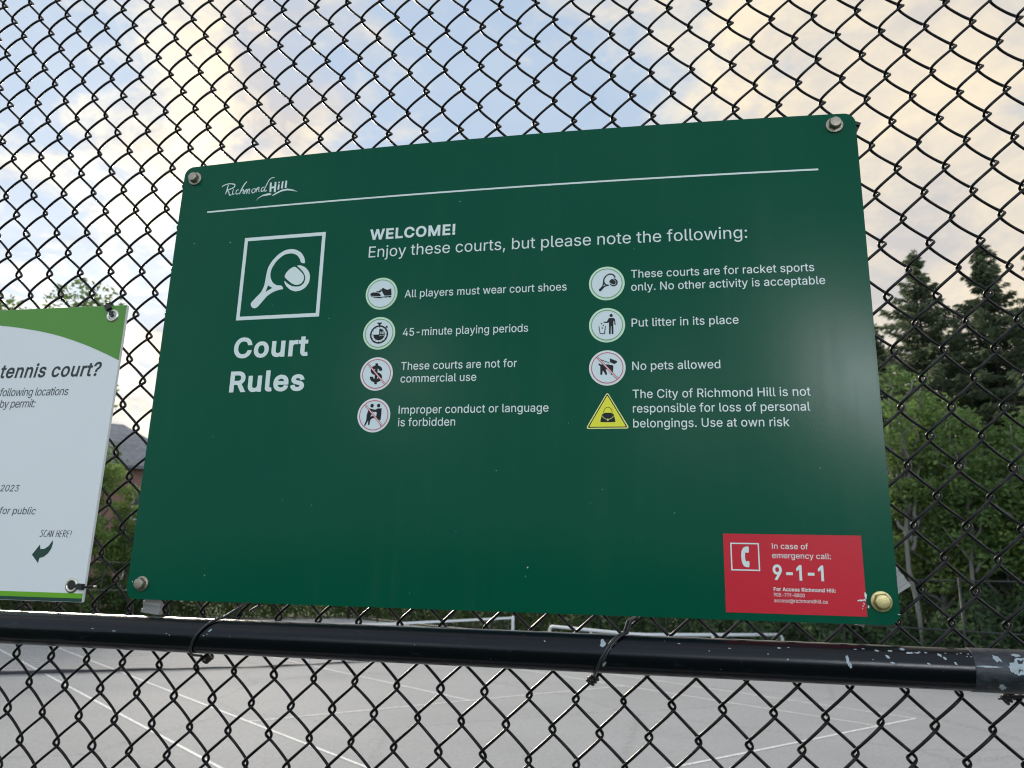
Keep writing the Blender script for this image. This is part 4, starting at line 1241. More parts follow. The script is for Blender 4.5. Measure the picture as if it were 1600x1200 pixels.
    def build(s, name, mat, parent):
        o = np_mesh(name, s.v, s.f, mat, parent)
        me = o.data
        # face the viewer
        if len(me.polygons) and sum(p.normal.y * p.area for p in me.polygons) > 0:
            me.flip_normals()
        return o


# ------------------------------------------------------------------ the green court rules sign
SW, SH, BOW = 0.914, 0.60447, 0.013644
sign = tag(empty('court_rules_sign', (0, 0, ZS)), 'large dark green metal sign with white Court Rules lettering bolted to the fence', 'sign')


def bow(x, z):
    u = min(1, max(0, x / SW + 0.5))
    v = min(1, max(0, z / SH + 0.5))
    return -BOW * v * (1 - (2 * u - 1) ** 2)


def on_sign(x, z, lift):
    x, z = x * MM, z * MM
    return (x, bow(x, z) - lift, z)


def panel(name, x0, x1, z0, z1, rad, thick, yf, mat, edge, parent, nx=64, nz=40):
    """sheet with rounded corners that follows the bow; rows of cells between rounded side curves"""
    vs, fs, mi = [], [], []
    zs = sorted(set([z0 + rad * (1 - math.cos(R(a))) for a in range(0, 91, 10)] + [z1 - rad * (1 - math.cos(R(a))) for a in range(0, 91, 10)] +
                    list(np.linspace(z0 + rad, z1 - rad, nz))))
    for side in (0, 1):
        for z in zs:
            ins = 0.0
            if z < z0 + rad:
                ins = rad - math.sqrt(max(0, rad ** 2 - (z0 + rad - z) ** 2))
            if z > z1 - rad:
                ins = rad - math.sqrt(max(0, rad ** 2 - (z - z1 + rad) ** 2))
            for i in range(nx + 1):
                x = x0 + ins + (x1 - x0 - 2 * ins) * i / nx
                vs.append((x, yf(x, z) + side * thick, z))
    W1, N1 = nx + 1, len(zs) * (nx + 1)
    for j in range(len(zs) - 1):
        for i in range(nx):
            a = j * W1 + i
            fs.append((a, a + 1, a + W1 + 1, a + W1))
            mi.append(0)
            fs.append((N1 + a, N1 + a + W1, N1 + a + W1 + 1, N1 + a + 1))
            mi.append(1)
    loop = [i for i in range(W1)] + [j * W1 + nx for j in range(1, len(zs))] + [(len(zs) - 1) * W1 + i for i in range(nx - 1, -1, -1)] + [j * W1 for j in range(len(zs) - 2, 0, -1)]
    for k in range(len(loop)):
        a, b_ = loop[k], loop[(k + 1) % len(loop)]
        fs.append((a, N1 + a, N1 + b_, b_))
        mi.append(1)
    o = np_mesh(name, vs, fs, mat, parent)
    o.data.materials.append(edge)
    o.data.polygons.foreach_set('material_index', np.array(mi, dtype=np.int32))
    o.data.polygons.foreach_set('use_smooth', np.array([m == 0 for m in mi], dtype=bool))
    o.data.update()
    o.data.set_sharp_from_angle(angle=R(30))
    return o


pan = panel('panel', -SW / 2, SW / 2, -SH / 2, SH / 2, 0.0135, 0.002, bow, MAT['sign_green'], MAT['sign_edge'], sign)

L1, L2, L3, L4 = 0.0003, 0.0005, 0.0007, 0.0009
WV = MAT['vinyl_white']


def D(l=L1):
    return Decal(on_sign, l)


d = D()
n = 60
pts, fs = [], []
for i in range(n + 1):
    x = -411 + 820 * i / n
    pts += [(x, 226.7), (x, 229.0)]
for i in range(n):
    fs.append((2 * i, 2 * i + 2, 2 * i + 3, 2 * i + 1))
d.tris(pts, fs)
d.build('header_line', WV, sign)

# town wordmark
lg = D()
for q, w_ in (([(-392.2, 265.1), (-389.7, 267.0), (-383.9, 268.8), (-377.3, 268.6), (-372.2, 266.8), (-371.8, 263.6), (-375.4, 261.3), (-381.1, 259.7), (-383.3, 259.6), (-380.1, 255.9), (-378.4, 251.0), (-375.3, 251.8)], 1.5),
             ([(-382.1, 267.2), (-383.4, 260.5), (-385.0, 253.3)], 1.5),
             ([(-373.0, 260.0), (-373.8, 255.3), (-373.1, 251.9), (-370.6, 252.9)], 1.2), ([(-372.5, 262.4), (-371.8, 263.3)], 1.2),
             ([(-364.6, 257.6), (-366.9, 258.0), (-368.4, 255.3), (-367.8, 252.1), (-365.0, 251.8), (-363.1, 253.2)], 1.2),
             ([(-362.6, 251.0), (-360.4, 257.5), (-357.2, 264.3), (-352.8, 269.8)], 1.7), ([(-362.2, 251.4), (-360.2, 255.6), (-357.4, 257.6), (-356.6, 256.0), (-357.2, 252.6), (-355.4, 251.2)], 1.3),
             ([(-354.3, 256.6), (-354.9, 250.9), (-352.7, 256.9), (-351.1, 256.8), (-351.3, 250.8), (-349.0, 257.1), (-347.0, 256.7), (-347.8, 251.7), (-346.1, 250.3)], 1.2),
             ([(-339.5, 257.7), (-343.0, 256.0), (-343.1, 252.3), (-340.8, 250.9), (-338.4, 252.9), (-338.3, 256.6), (-339.5, 257.7)], 1.2),
             ([(-336.3, 257.9), (-336.7, 251.7), (-334.7, 258.0), (-332.7, 258.4), (-332.6, 253.4), (-330.9, 251.7)], 1.2),
             ([(-323.6, 258.3), (-327.3, 257.6), (-329.0, 254.1), (-327.7, 251.9), (-324.7, 253.7), (-321.7, 260.2), (-318.3, 267.7), (-314.4, 271.2), (-309.7, 271.5)], 1.3),
             ([(-321.7, 260.2), (-323.4, 255.6), (-322.4, 251.6), (-319.9, 253.2)], 1.2)):
    lg.stroke(q, w_, (0.75, 1.1))
for q in ([(-315.6, 249.7), (-316.3, 264.3), (-313.5, 264.3), (-313.1, 257.8), (-308.9, 258.1), (-309.0, 264.5), (-306.2, 264.4), (-305.8, 249.0), (-308.8, 249.1), (-309.0, 255.3), (-313.0, 255.1), (-312.8, 249.5)],
          [(-303.5, 252.2), (-303.3, 260.2), (-300.9, 260.1), (-300.9, 252.1)], [(-303.2, 262.0), (-303.2, 264.3), (-300.9, 264.3), (-300.9, 262.0)],
          [(-298.2, 253.5), (-297.8, 264.4), (-295.3, 264.5), (-295.5, 253.4)], [(-292.8, 254.0), (-292.3, 264.9), (-289.7, 264.9), (-289.9, 253.9)],
          [(-336.2, 237.6), (-331.5, 242.9), (-325.5, 246.5), (-318.3, 248.1), (-312.1, 247.1), (-312.8, 245.3), (-319.0, 244.9), (-326.4, 244.5), (-331.4, 241.9)],
          [(-311.6, 244.2), (-304.7, 248.2), (-296.7, 251.6), (-288.5, 252.5), (-280.0, 250.5), (-271.9, 246.2), (-279.8, 248.6), (-288.2, 250.0), (-296.5, 249.2), (-303.5, 246.5), (-309.0, 243.7)]):
    lg.poly([q])
lg.build('logo', WV, sign)

# racket emblem in its square
em = D()
A, B_ = (-345.8, -224.6), (63.4, 183.0)
T_ = 5.0
em.grid(A[0], A[1], B_[1] - T_, B_[1]).grid(A[0], A[1], B_[0], B_[0] + T_)
em.grid(A[0], A[0] + T_, B_[0] + T_, B_[1] - T_).grid(A[1] - T_, A[1], B_[0] + T_, B_[1] - T_)
emb = em.build('racket_emblem', WV, sign)
RACK = [(-326.2, 84.8), (-323.9, 80.7), (-319.6, 79.1), (-315.6, 80.8), (-309.3, 88.4), (-302.4, 96.6), (-294.0, 101.5), (-286.6, 103.7), (-279.6, 104.4), (-282.5, 109.7), (-290.2, 110.4), (-296.6, 114.5), (-300.2, 121.0), (-301.5, 127.4), (-300.0, 136.0), (-293.8, 146.0), (-283.9, 154.1), (-273.3, 155.7), (-264.8, 152.8), (-259.5, 146.6), (-257.5, 140.8), (-251.2, 139.2), (-252.5, 146.8), (-257.9, 155.2), (-265.4, 159.8), (-272.7, 161.7), (-282.2, 160.9), (-292.4, 155.2), (-301.0, 145.9), (-306.0, 136.4), (-307.4, 126.7), (-308.1, 116.9), (-309.1, 109.5), (-312.5, 101.7), (-319.5, 94.7), (-325.9, 87.6)]
HOLE = [(-303.1, 111.1), (-296.4, 107.1), (-305.9, 101.9)]
if area(np.array(RACK)) * area(np.array(HOLE)) > 0:
    HOLE = HOLE[::-1]
BALL1 = [(-266.2, 136.1), (-260.5, 131.8), (-254.1, 125.7), (-250.9, 120.9), (-251.3, 114.7), (-255.0, 110.1), (-261.3, 109.0), (-267.3, 111.1), (-273.7, 116.0), (-280.1, 121.8), (-278.3, 127.2), (-273.0, 133.1)]
BALL2 = [(-263.3, 137.1), (-257.4, 137.1), (-250.7, 134.0), (-244.9, 128.0), (-242.2, 121.0), (-242.9, 111.9), (-247.5, 104.9), (-254.1, 101.0), (-262.2, 100.0), (-270.1, 103.1), (-277.1, 109.4), (-280.2, 117.0), (-273.8, 111.5), (-267.6, 107.9), (-261.1, 106.7), (-254.7, 107.5), (-250.4, 111.2), (-248.9, 116.8), (-249.6, 121.4), (-252.4, 126.7), (-257.6, 132.2)]


def chaikin(P, it=1):
    P = [np.array(p, dtype=float) for p in P]
    for _ in range(it):
        Q = []
        for i in range(len(P)):
            a, b_ = P[i], P[(i + 1) % len(P)]
            Q += [a * 0.8 + b_ * 0.2, a * 0.2 + b_ * 0.8]
        P = Q
    return P


D().poly([chaikin(RACK), HOLE]).poly([chaikin(BALL1)]).poly([chaikin(BALL2)]).build('racket', WV, emb)

# lettering
D().text('Court', -343.9, -236.3, 10.2, 28.4, 26).text('Rules', -344.4, -237.6, -36.3, 28.4, 26).build('title_lettering', WV, sign)
D().text('WELCOME!', -160.3, -42.7, 166.5, 15.2, 27).text('Enjoy these courts, but please note the following:', -160.5, 321.8, 141.9, 15.3).build('heading_lettering', WV, sign)
RULES = [[('All players must wear court shoes', -107.2, 103.2, 83.6)],
         [('45-minute playing periods', -106.8, 55.7, 31.9)],
         [('These courts are not for', -106.8, 42.5, -12.7), ('commercial use', -106.6, -8.3, -29.0)],
         [('Improper conduct or language', -106.8, 82.3, -69.0), ('is forbidden', -106.7, -33.1, -84.8)],
         [('These courts are for racket sports', 182.4, 396.2, 96.3), ('only. No other activity is acceptable', 182.4, 407.4, 79.6)],
         [('Put litter in its place', 182.4, 307.2, 33.8)],
         [('No pets allowed', 182.5, 284.4, -20.0)],
         [('The City of Richmond Hill is not', 182.6, 382.7, -54.3), ('responsible for loss of personal', 182.7, 381.2, -71.6), ('belongings. Use at own risk', 182.8, 357.9, -89.4)]]
for rl in RULES:
    d = D()
    for tx, x0, x1, z in rl:
        d.text(tx, x0, x1, z, 10.3, 3)
    d.build('rule_lettering', WV, sign)

# round pictograms
INK = MAT['ink']


def disc_icon(cx, cz, red, label):
    o = D().disc(cx, cz, 21.8, 64).build('rule_icon', MAT['disc_pink'] if red else MAT['disc_green'], sign)
    o['label'] = label
    D(L2).disc(cx, cz, 18.9, 56).build('disc', MAT['vinyl_white2'], o)
    D(L3).ring(cx, cz, 18.3, 19.2).build('ring', MAT['ring_red' if red else 'ring_green'], o)
    return o


def slash(o, cx, cz):
    k = 18.6 * 0.7071
    k2 = 18.6
    a1 = R(132)
    p0 = (cx + k2 * math.cos(a1), cz + k2 * math.sin(a1))
    p1 = (cx - k2 * math.cos(a1), cz - k2 * math.sin(a1))
    D(L4).stroke([p0, p1], 2.0, smooth=False).build('slash', MAT['disc_pink'], o)
    d = Decal(on_sign, L4 + 0.00015)
    dx, dz_ = math.sin(a1) * 0.8, -math.cos(a1) * 0.8
    d.stroke([(p0[0] + dx, p0[1] + dz_), (p1[0] + dx, p1[1] + dz_)], 0.7, smooth=False)
    d.stroke([(p0[0] - dx, p0[1] - dz_), (p1[0] - dx, p1[1] - dz_)], 0.7, smooth=False)
    d.build('slash_line', MAT['ring_red'], o)


o = disc_icon(-139.1, 90.6, False, 'pale green ringed disc with a black court shoe')
D(L3).poly([[(-154.7, 89.6), (-153.5, 91.7), (-150.8, 92.7), (-145.6, 92.4), (-142.2, 91.1), (-139.2, 88.3), (-141.1, 87.0), (-148.8, 87.5), (-152.7, 88.1)]]) \
     .poly([[(-138.4, 97.9), (-136.8, 98.1), (-134.5, 96.6), (-131.1, 95.3), (-127.6, 96.4), (-126.1, 97.2), (-125.0, 88.9), (-125.5, 87.4), (-134.5, 87.4), (-136.6, 90.1), (-138.5, 93.5)]]) \
     .poly([[(-154.7, 88.8), (-151.0, 87.0), (-142.1, 86.1), (-136.6, 86.2), (-125.5, 86.8), (-125.2, 84.9), (-127.7, 84.5), (-130.0, 85.5), (-133.2, 84.5), (-135.5, 85.5), (-138.7, 84.6), (-141.8, 84.3), (-148.7, 85.4), (-153.0, 87.1)]]) \
     .poly([[(-146.8, 93.1), (-146.6, 94.2), (-145.2, 93.3), (-144.5, 94.6), (-143.4, 93.5), (-142.5, 95.3), (-141.3, 94.2), (-140.4, 96.9), (-139.4, 95.7), (-138.5, 98.0), (-137.5, 96.4), (-139.8, 93.2), (-141.9, 91.8), (-144.7, 92.6)]]) \
     .build('shoe', INK, o)

o = disc_icon(-139.0, 36.9, False, 'pale green ringed disc with a black stopwatch')
cx, cz = -138.9, 35.2
d = D(L3).ring(cx, cz, 10.3, 12.3)
d.poly([[(-142.3, 51.2), (-136.0, 51.1), (-135.9, 49.7), (-137.8, 48.7), (-137.7, 47.0), (-140.2, 47.1), (-140.3, 48.7), (-142.0, 49.8)]])
d.poly([[(-130.4, 46.1), (-129.6, 46.9), (-127.3, 45.1), (-127.8, 43.8), (-129.0, 44.1), (-129.6, 43.2), (-130.8, 44.1), (-129.9, 45.1)]])
d.poly([[(cx, cz)] + [(cx + 7.8 * math.cos(R(a)), cz + 7.8 * math.sin(R(a))) for a in range(90, -181, -9)]])
for a in range(0, 360, 30):
    d.stroke([(cx + 8.9 * math.cos(R(a)), cz + 8.9 * math.sin(R(a))), (cx + 10.4 * math.cos(R(a)), cz + 10.4 * math.sin(R(a)))], 0.7, smooth=False)
sw = d.build('stopwatch', INK, o)
D(L4).text('45', cx + 0.9, cx + 6.7, cz + 0.6, 3.4, 14).text('min', cx + 0.9, cx + 6.6, cz - 2.4, 2.0, 14).build('dial_lettering', MAT['vinyl_white2'], o)

o = disc_icon(-139.1, -16.9, True, 'white disc with a struck-out dollar sign')
D(L3).text('$', -147.6, -130.4, -27.6, 21.6, 24).build('dollar_sign', INK, o)
slash(o, -139.1, -16.9)

o = disc_icon(-139.3, -70.3, True, 'white disc with two struck-out fighting figures')
D(L3).poly([[(-145.6, -61.5), (-142.1, -62.3), (-139.6, -63.1), (-137.1, -63.1), (-134.7, -61.7), (-129.2, -61.6), (-129.3, -69.5), (-129.8, -76.1), (-131.5, -77.0), (-127.8, -84.2), (-129.3, -84.6), (-132.1, -78.9), (-133.3, -75.6), (-135.9, -73.6), (-135.7, -69.8), (-135.4, -66.5), (-136.9, -66.0), (-139.4, -66.2), (-141.7, -65.4), (-142.4, -69.3), (-143.5, -72.1), (-140.5, -71.2), (-138.5, -71.7), (-136.4, -73.2), (-140.3, -74.1), (-142.5, -75.2), (-143.6, -76.9), (-144.3, -82.6), (-146.2, -82.5), (-146.1, -76.8), (-149.7, -83.4), (-151.6, -83.6), (-148.9, -76.8), (-148.6, -69.6), (-147.0, -63.9)]]) \
     .disc(-142.2, -58.1, 2.5, 20, 0.92).disc(-133.5, -58.1, 2.4, 20, 0.92).build('figures', INK, o)
slash(o, -139.3, -70.3)

o = disc_icon(152.75, 90.5, False, 'pale green ringed disc with a black racket and ball')
k = 0.277
f5 = lambda P: [((x + 284.2) * k + 154.6, (z - 120.4) * k + 91.8) for x, z in P]
D(L3).poly([chaikin(f5(RACK)), f5(HOLE)]).poly([chaikin(f5(BALL1))]).poly([chaikin(f5(BALL2))]).build('racket', INK, o)

o = disc_icon(152.8, 36.9, False, 'pale green ringed disc with a figure dropping litter in a bin')
D(L3).disc(157.9, 48.9, 2.0, 20).poly([[(155.2, 45.7), (160.8, 45.7), (162.5, 44.2), (163.2, 37.1), (162.9, 36.5), (162.0, 36.7), (161.6, 41.7), (160.6, 42.0), (160.5, 25.5), (158.4, 25.4), (158.2, 35.2), (157.5, 35.2), (157.2, 25.4), (155.3, 25.5), (155.2, 40.4), (153.5, 39.6), (148.7, 40.0), (148.7, 41.2), (152.6, 41.3)]]) \
     .poly([[(142.6, 35.7), (143.5, 35.9), (144.9, 26.7), (149.3, 26.8), (150.5, 35.7), (151.5, 35.8), (150.3, 25.8), (144.1, 25.8)]]) \
     .disc(146.3, 38.9, 0.9, 8).disc(148.4, 36.6, 0.9, 8).disc(147.2, 33.3, 0.9, 8).build('litter_figure', INK, o)

o = disc_icon(152.85, -16.6, True, 'white disc with a struck-out black dog')
D(L3).poly([[(142.0, -11.3), (143.2, -11.1), (145.1, -12.2), (153.7, -12.4), (159.7, -13.7), (160.2, -14.9), (159.6, -23.8), (158.9, -25.3), (157.5, -25.3), (157.0, -24.5), (157.5, -19.8), (153.7, -18.2), (150.9, -18.6), (152.7, -23.8), (152.5, -25.2), (150.8, -25.3), (148.9, -21.6), (147.5, -19.5), (147.0, -24.0), (146.5, -25.3), (144.6, -25.0), (144.5, -14.5), (142.7, -13.0)]]) \
     .poly([[(156.1, -4.9), (157.6, -5.7), (164.7, -8.6), (164.4, -10.3), (161.4, -12.2), (157.6, -10.4), (156.1, -9.3)]]) \
     .poly([[(144.2, -5.6), (155.7, -10.3), (155.5, -11.0), (144.2, -6.6)]]).build('dog', INK, o)
slash(o, 152.85, -16.6)


def tri(cx, z0, hw, h_, rad):
    P = [(cx - hw, z0), (cx + hw, z0), (cx, z0 + h_)]
    out = []
    for i in range(3):
        p, a, b_ = np.array(P[i]), np.array(P[i - 1]), np.array(P[(i + 1) % 3])
        da, db = (a - p) / np.linalg.norm(a - p), (b_ - p) / np.linalg.norm(b_ - p)
        k_ = rad * 1.73
        for t_ in np.linspace(0, 1, 7):
            out.append(tuple(p + da * k_ * (1 - t_) ** 2 + db * k_ * t_ ** 2))
    return out


o = D().poly([tri(152.8, -90.6, 26.0, 44.6, 2.6)]).build('warning_triangle', MAT['yellow_pale'], sign)
o['label'] = 'yellow warning triangle with a black handbag'
D(L2).poly([tri(152.8, -89.2, 23.6, 41.0, 1.2)]).build('border', INK, o)
D(L3).poly([tri(152.8, -88.2, 21.6, 37.6, 0.8)]).build('field', MAT['yellow'], o)
hb = D(L4).poly([chaikin([(147.0, -71.5), (159.7, -71.5), (162.3, -81.6), (162.0, -82.8), (144.7, -82.7), (144.4, -81.4)])])
hb.stroke([(148.2, -71.4), (148.9, -68.2), (151.0, -65.6), (153.5, -64.8), (156.0, -65.7), (157.9, -68.3), (158.6, -71.5)], 0.55)
hbo = hb.build('handbag', INK, o)
d = Decal(on_sign, L4 + 0.0002)
d.stroke([(146.6, -75.2), (148.7, -77.8), (153.4, -79.6), (158.1, -77.8), (160.0, -75.3)], 0.55).disc(153.3, -79.9, 1.2, 14)
d.build('clasp', MAT['yellow_pale'], o)

# red emergency label
lab = D().grid(280.3, 424.6, -294.3, -210.1, 12).build('emergency_label', MAT['label_red'], sign)
d = D(L2)
d.text('In case of', 331.8, 369.4, -225.7, 6.0, 2).text('emergency call:', 331.5, 392.4, -235.7, 6.0, 2)
d.text('9-1-1', 331.3, 383.8, -259.0, 16.4, 22, 0.0, 1.25)
d.text('For Access Richmond Hill:', 331.3, 394.8, -270.5, 4.0, 20).text('905-771-8800', 331.1, 363.0, -276.3, 3.8, 2).text('access@richmondhill.ca', 331.3, 385.7, -282.2, 3.8, 2)
d.build('label_lettering', WV, lab)
d = D(L2)
x0, x1, z0, z1, q = 287.6, 318.2, -249.9, -219.9, 1.4
d.grid(x0, x1, z1 - q, z1).grid(x0, x1, z0, z0 + q).grid(x0, x0 + q, z0 + q, z1 - q).grid(x1 - q, x1, z0 + q, z1 - q)
fr_ = d.build('phone_frame', WV, lab)
D(L2).poly([chaikin([(307.4, -223.9), (304.4, -223.7), (301.4, -225.0), (299.3, -228.5), (298.6, -235.0), (299.4, -241.5), (301.5, -245.3), (304.7, -246.2), (307.1, -246.0), (307.3, -239.6), (305.0, -239.5), (304.1, -240.3), (302.9, -238.0), (302.8, -234.1), (303.2, -230.6), (304.1, -229.9), (304.7, -230.8), (307.1, -230.4)])]).build('phone_receiver', WV, lab)

# scratches and chips in the paint
rng = np.random.default_rng(9)
d = Decal(on_sign, L2 + 0.0002)


def flake(x, z, w_, h_, rot=0.0, n=9):
    P = []
    for i in range(n):
        q = 2 * math.pi * i / n
        k_ = rng.uniform(0.5, 1.15)
        a, b_ = math.cos(q) * w_ / 2 * k_, math.sin(q) * h_ / 2 * k_
        P.append((x + a * math.cos(rot) - b_ * math.sin(rot), z + a * math.sin(rot) + b_ * math.cos(rot)))
    d.tris([(x, z)] + P, [(0, 1 + i, 1 + (i + 1) % n) for i in range(n)])


for f_ in ((424.6, -272.5, 2.6, 7.5, 0.1), (423.4, -277, 1.6, 4, 0.3), (420, -277.6, 7.0, 2.0, 0.1), (416.8, -278.2, 2.4, 1.8, 0), (422.2, -281, 1.2, 3.5, 0.3), (421.0, -283.4, 1.2, 2.6, -0.3), (420.6, -286, 0.7, 2.2, -0.2),
           (426.2, -284.2, 2.3, 4.4, -0.25), (456, -291, 3.0, 0.9, 0), (-449.6, -281.0, 1.7, 1.9, 0), (-350, -271, 1.2, 1.2, 0), (387.5, -137, 0.9, 1.2, 0), (-425, 181, 1.0, 1.5, 0), (-368, 178, 1.2, 1.8, 0.4),
           (60, -252, 2.0, 2.0, 0), (58, -262, 1.0, 1.6, 0), (-210, 60, 0.8, 1.0, 0), (20, -140, 0.9, 0.9, 0), (228, -188, 0.8, 1.1, 0), (-38, 213, 1.6, 1.0, 0)):
    flake(*f_)
d.build('paint_speck', MAT['scratch'], sign)

# bolts
for (x, z, mat, washer, hexr, rot, drop) in ((-437.8, 282.4, 'steel', 10.0, 7.4, 0.2, 6.4), (431.7, 286.5, 'steel', 10.2, 7.6, 0.45, 7.0), (439.6, -278.4, 'brass', 10.8, 8.9, 0.15, 5.4), (-436.1, -283.2, 'steel', 9.4, 7.6, 0.3, 5.8)):
    y0 = bow(x * MM, z * MM) - 0.0002
    MX = Matrix.Translation((x * MM, y0, z * MM)) @ Matrix.Rotation(R(90), 4, 'X')
    m_ = MB()
    m_.lathe([(0.0, 0.0), (washer * MM, 0.0), (washer * MM, 0.0014), (washer * 0.97 * MM, 0.0018), (0.0078, 0.0024), (0.0, 0.0024)], MX, 40)
    wsh = smooth_angle(m_.build('washer', MAT[mat], None), 35)
    m_ = MB()
    MXr = MX @ Matrix.Rotation(rot, 4, 'Z')
    hh = drop * MM
    prof = [(hexr * MM, 0.0024), (hexr * MM, 0.0020 + hh * 0.82)]
    vs, fs = [], []
    for (r_, h_) in prof:
        for k in range(6):
            q = math.pi / 3 * k
            vs.append(MXr @ Vector((r_ * math.cos(q), r_ * math.sin(q), h_)))
    ci = hexr * 0.80
    for (r_, h_) in ((ci * MM, 0.0024 + hh), (ci * 0.9 * MM, 0.0026 + hh), (0.0001, 0.0025 + hh)):
        for k in range(24):
            q = 2 * math.pi * k / 24
            vs.append(MXr @ Vector((r_ * math.cos(q), r_ * math.sin(q), h_)))
    for k in range(6):
        fs.append((k, (k + 1) % 6, 6 + (k + 1) % 6, 6 + k))
    for k in range(6):
        for s_ in range(4):
            a = 12 + (k * 4 + s_) % 24
            b_ = 12 + (k * 4 + s_ + 1) % 24
            fs.append((6 + k, b_, a) if s_ < 2 else (6 + (k + 1) % 6, b_, a))
        fs.append((6 + k, 6 + (k + 1) % 6, 12 + (k * 4 + 2) % 24))
    for lv in (12, 36):
        for k in range(24):
            fs.append((lv + k, lv + (k + 1) % 24, lv + 24 + (k + 1) % 24, lv + 24 + k))
    m_.add(vs, fs)
    hb_ = m_.build('bolt', MAT[mat], sign)
    smooth_angle(hb_, 25)
    wsh.parent = hb_
    if mat == 'brass':
        hb_['label'] = 'yellowish zinc bolt beside the red label'

# clamping brackets behind the mesh, at the bolts
for (x, z, rot, L) in ((-431, -308, 0.10, 0.026), (452, -262, -0.6, 0.040), (449, 294, 0.45, 0.030), (-434, 284, 0.3, 0.026), (424, -293, 0.3, 0.008)):
    m_ = MB()
    Q = Matrix.Rotation(rot, 4, 'Y')
    c = Vector((x * MM, 0.0225, z * MM))
    m_.box(c, (L, 0.006, 0.024), mat=Q)
    for dz2 in (-0.010, 0.0, 0.010):
        m_.box(c + Q @ Vector((0, -0.0042, dz2)), (L, 0.0025, 0.0042), mat=Q)
    m_.build('bracket', MAT['far_black' if z > 250 else 'alu'], sign)

# ------------------------------------------------------------------ the white notice board at left
BX0, BX1, BZ0, BZ1, BY, BT = -1.115, -0.514, -0.3085, 0.0920, -0.0060, 0.0042
board = tag(empty('notice_board', (0, 0, ZS)), 'white plastic notice board with green bands, tied left of the dark green sign', 'sign')


def byf(x, z):
    t_ = (x - BX0) / (BX1 - BX0)
    return BY - 0.002 * math.sin(math.pi * min(1, max(0, t_)))


def sk(x, z):
    return x + 0.0030 * (-(z - BZ0) / (BZ1 - BZ0)) * 2.0 + 0.003


def on_board(x, z, lift):
    return (x * MM, byf(x * MM, z * MM) - lift, z * MM)


panel('panel', BX0, BX1, BZ0, BZ1, 0.001, BT, byf, MAT['white_board'], MAT['board_edge'], board, 30, 14)


def BD(l=0.0002):
    return Decal(on_board, l)


x0, x1 = BX0 * 1000, BX1 * 1000
arc = [(-516.0, 12.5), (-536.6, 21.8), (-574.4, 37.0), (-621.8, 52.0), (-669.5, 62.0), (-716.8, 68.8), (-790, 74.5), (-870, 76.0), (-960, 73.5), (-1040, 66), (-1113, 54)]
arc2 = []
for i in range(len(arc) - 1):
    for t_ in np.linspace(0, 1, 6, endpoint=False):
        p0, p1, p2, p3 = [np.array(arc[min(max(i + k_, 0), len(arc) - 1)]) for k_ in (-1, 0, 1, 2)]
        arc2.append(tuple(0.5 * (2 * p1 + (p2 - p0) * t_ + (2 * p0 - 5 * p1 + 4 * p2 - p3) * t_ * t_ + (3 * p1 - p0 - 3 * p2 + p3) * t_ ** 3)))
arc2.append(arc[-1])
d = BD()
pts, fs = [], []
for (x, z) in arc2:
    pts += [(min(x, -514.3), z), (min(x, -514.3), 91.8)]
pts[0], pts[1] = (-514.3, 11.8), (-514.3, 91.8)
for i in range(len(arc2) - 1):
    fs.append((2 * i, 2 * i + 1, 2 * i + 3, 2 * i + 2))
d.tris(pts, fs)
d.build('header_band', MAT['board_green'], board)
BD().grid(x0 + 0.5, -514.4, -303.7, -297.5, 20).build('lime_stripe', MAT['board_lime'], board)
BD().grid(x0 + 0.5, -514.4, -308.2, -303.7, 20).build('dark_stripe', MAT['board_dark'], board)
BI = MAT['board_ink']
BD().text('tennis court?', -700.5, -541.5, -10.0, 20.2, 17, 0.17).build('board_lettering', BI, board)
BD().text('following locations', -694.5, -585.5, -36.0, 11.4, 0, 0.17).text('by permit:', -690.5, -634.5, -52.5, 11.4, 0, 0.17).build('board_lettering', BI, board)
BD().text('2023', -664.5, -636.5, -168.3, 8.8, 0, 0.17).build('board_lettering', BI, board)
BD().text('for public', -660.0, -604.5, -198.5, 9.4, 0, 0.17).build('board_lettering', BI, board)
# hand-drawn SCAN HERE!
STK = {'S': [[(5, 8.5), (3.6, 9.2), (1.6, 8), (2.2, 6), (4, 4.2), (3.4, 1.4), (1, 0.2), (-0.4, 1.2)]],
       'C': [[(5, 8.4), (3.4, 9), (1.4, 6), (0.6, 2.4), (2, 0.2), (4, 1)]],
       'A': [[(-0.5, 0), (2, 5), (3.8, 9.2), (4.2, 4), (4.4, 0)], [(1, 3.4), (4.6, 3.6)]],
       'N': [[(0, 0), (1.2, 8.8)], [(1.0, 8.8), (3.8, 0.2)], [(3.6, 0.2), (5, 9)]],
       'H': [[(0.2, 0), (1.6, 9)], [(4, 0), (5.2, 9)], [(0.4, 4.2), (5, 4.8)]],
       'E': [[(5, 8.8), (1.8, 8.6), (0.4, 0.2), (3.8, 0.2)], [(1.2, 4.6), (4, 4.9)]],
       'R': [[(0, 0), (1.6, 8.8), (4.6, 8.4), (4.8, 6), (1.4, 4.4), (4.4, 0)]],
       '!': [[(2.4, 9.2), (1.4, 2.8)], [(1.1, 0.6), (1.0, 0.1)]]}
d = BD()
x = -591.0
for ch in 'SCAN HERE!':
    if ch == ' ':
        x += 3.0
        continue
    for st in STK[ch]:
        d.stroke([(x + a * 0.86, -227.4 + b_ * 0.95) for a, b_ in st], 0.85, smooth=ch in 'SCR')
    x += 2.6 if ch == '!' else 5.15
d.build('handwriting', BI, board)
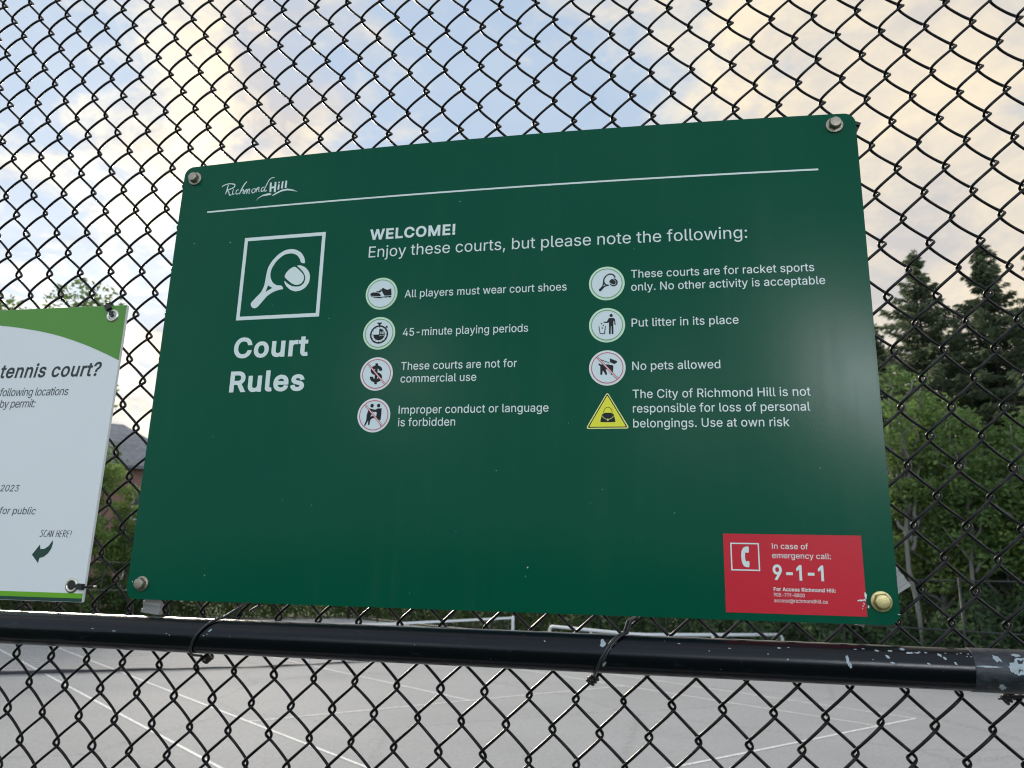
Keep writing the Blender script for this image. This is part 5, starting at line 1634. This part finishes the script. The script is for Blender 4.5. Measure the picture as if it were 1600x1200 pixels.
BD().poly([[(-598.4, -250.6), (-588.7, -237.5), (-587.0, -243.3), (-580.9, -242.7), (-575.3, -239.0), (-570.7, -231.4), (-569.9, -235.8), (-571.0, -242.5), (-574.5, -248.4), (-579.9, -252.9), (-586.3, -254.8), (-587.2, -261.2)]]).build('arrow', MAT['board_dark'], board)

for (x, z, zx, zz, top) in ((-0.5344, 0.0768, -0.545, 0.094, True), (-0.5321, -0.2882, -0.5080, -0.2895, False)):
    MX = Matrix.Translation((x, byf(x, z) - 0.0001, z)) @ Matrix.Rotation(R(90), 4, 'X')
    m_ = MB()
    prof = [(0.0052, -0.003), (0.0052, 0.0006), (0.0062, 0.0017), (0.0078, 0.0018), (0.0094, 0.0008), (0.0097, 0.0)]
    vs, fs = [], []
    n = 36
    for r_, h_ in prof:
        for k in range(n):
            q = 2 * math.pi * k / n
            vs.append(MX @ Vector((r_ * math.cos(q), r_ * math.sin(q), h_)))
    for i in range(len(prof) - 1):
        for k in range(n):
            k2 = (k + 1) % n
            fs.append((i * n + k, i * n + k2, (i + 1) * n + k2, (i + 1) * n + k))
    m_.add(vs, fs)
    m_.build('grommet', MAT['grommet'], board, True)
    m_ = MB()
    fs = [tuple(range(n))]
    m_.add([MX @ Vector((0.0051 * math.cos(2 * math.pi * k / n), 0.0051 * math.sin(2 * math.pi * k / n), 0.0002)) for k in range(n)], fs)
    m_.build('eyelet_hole', MAT['sign_edge' if top else 'plastic_black'], board)
    # nylon tie: strap out of the eyelet, its head, and the loop round the mesh
    m_ = MB()
    s0, s1 = Vector((x, byf(x, z) - 0.0005, z)), Vector((zx, byf(x, z) - 0.0035, zz))
    dr = (s1 - s0).normalized()
    ang = math.atan2(dr.z, dr.x)
    Q = Matrix.Rotation(-ang, 4, 'Y')
    m_.box(s0 + dr * 0.006, (0.014, 0.0022, 0.0042), mat=Q)
    m_.box(s0 + dr * 0.0145, (0.0085, 0.0052, 0.0072), mat=Q)
    m_.tube([s0 + dr * 0.018, s0 + dr * 0.022 + Vector((0, 0.002, 0)), s0 + dr * 0.0255 + Vector((0, 0.010, 0)), s0 + dr * 0.022 + Vector((0, 0.020, 0)), s0 + dr * 0.012 + Vector((0, 0.021, 0))], 0.0016, 6)
    zt = m_.build('cable_tie', MAT['plastic_black'], board)
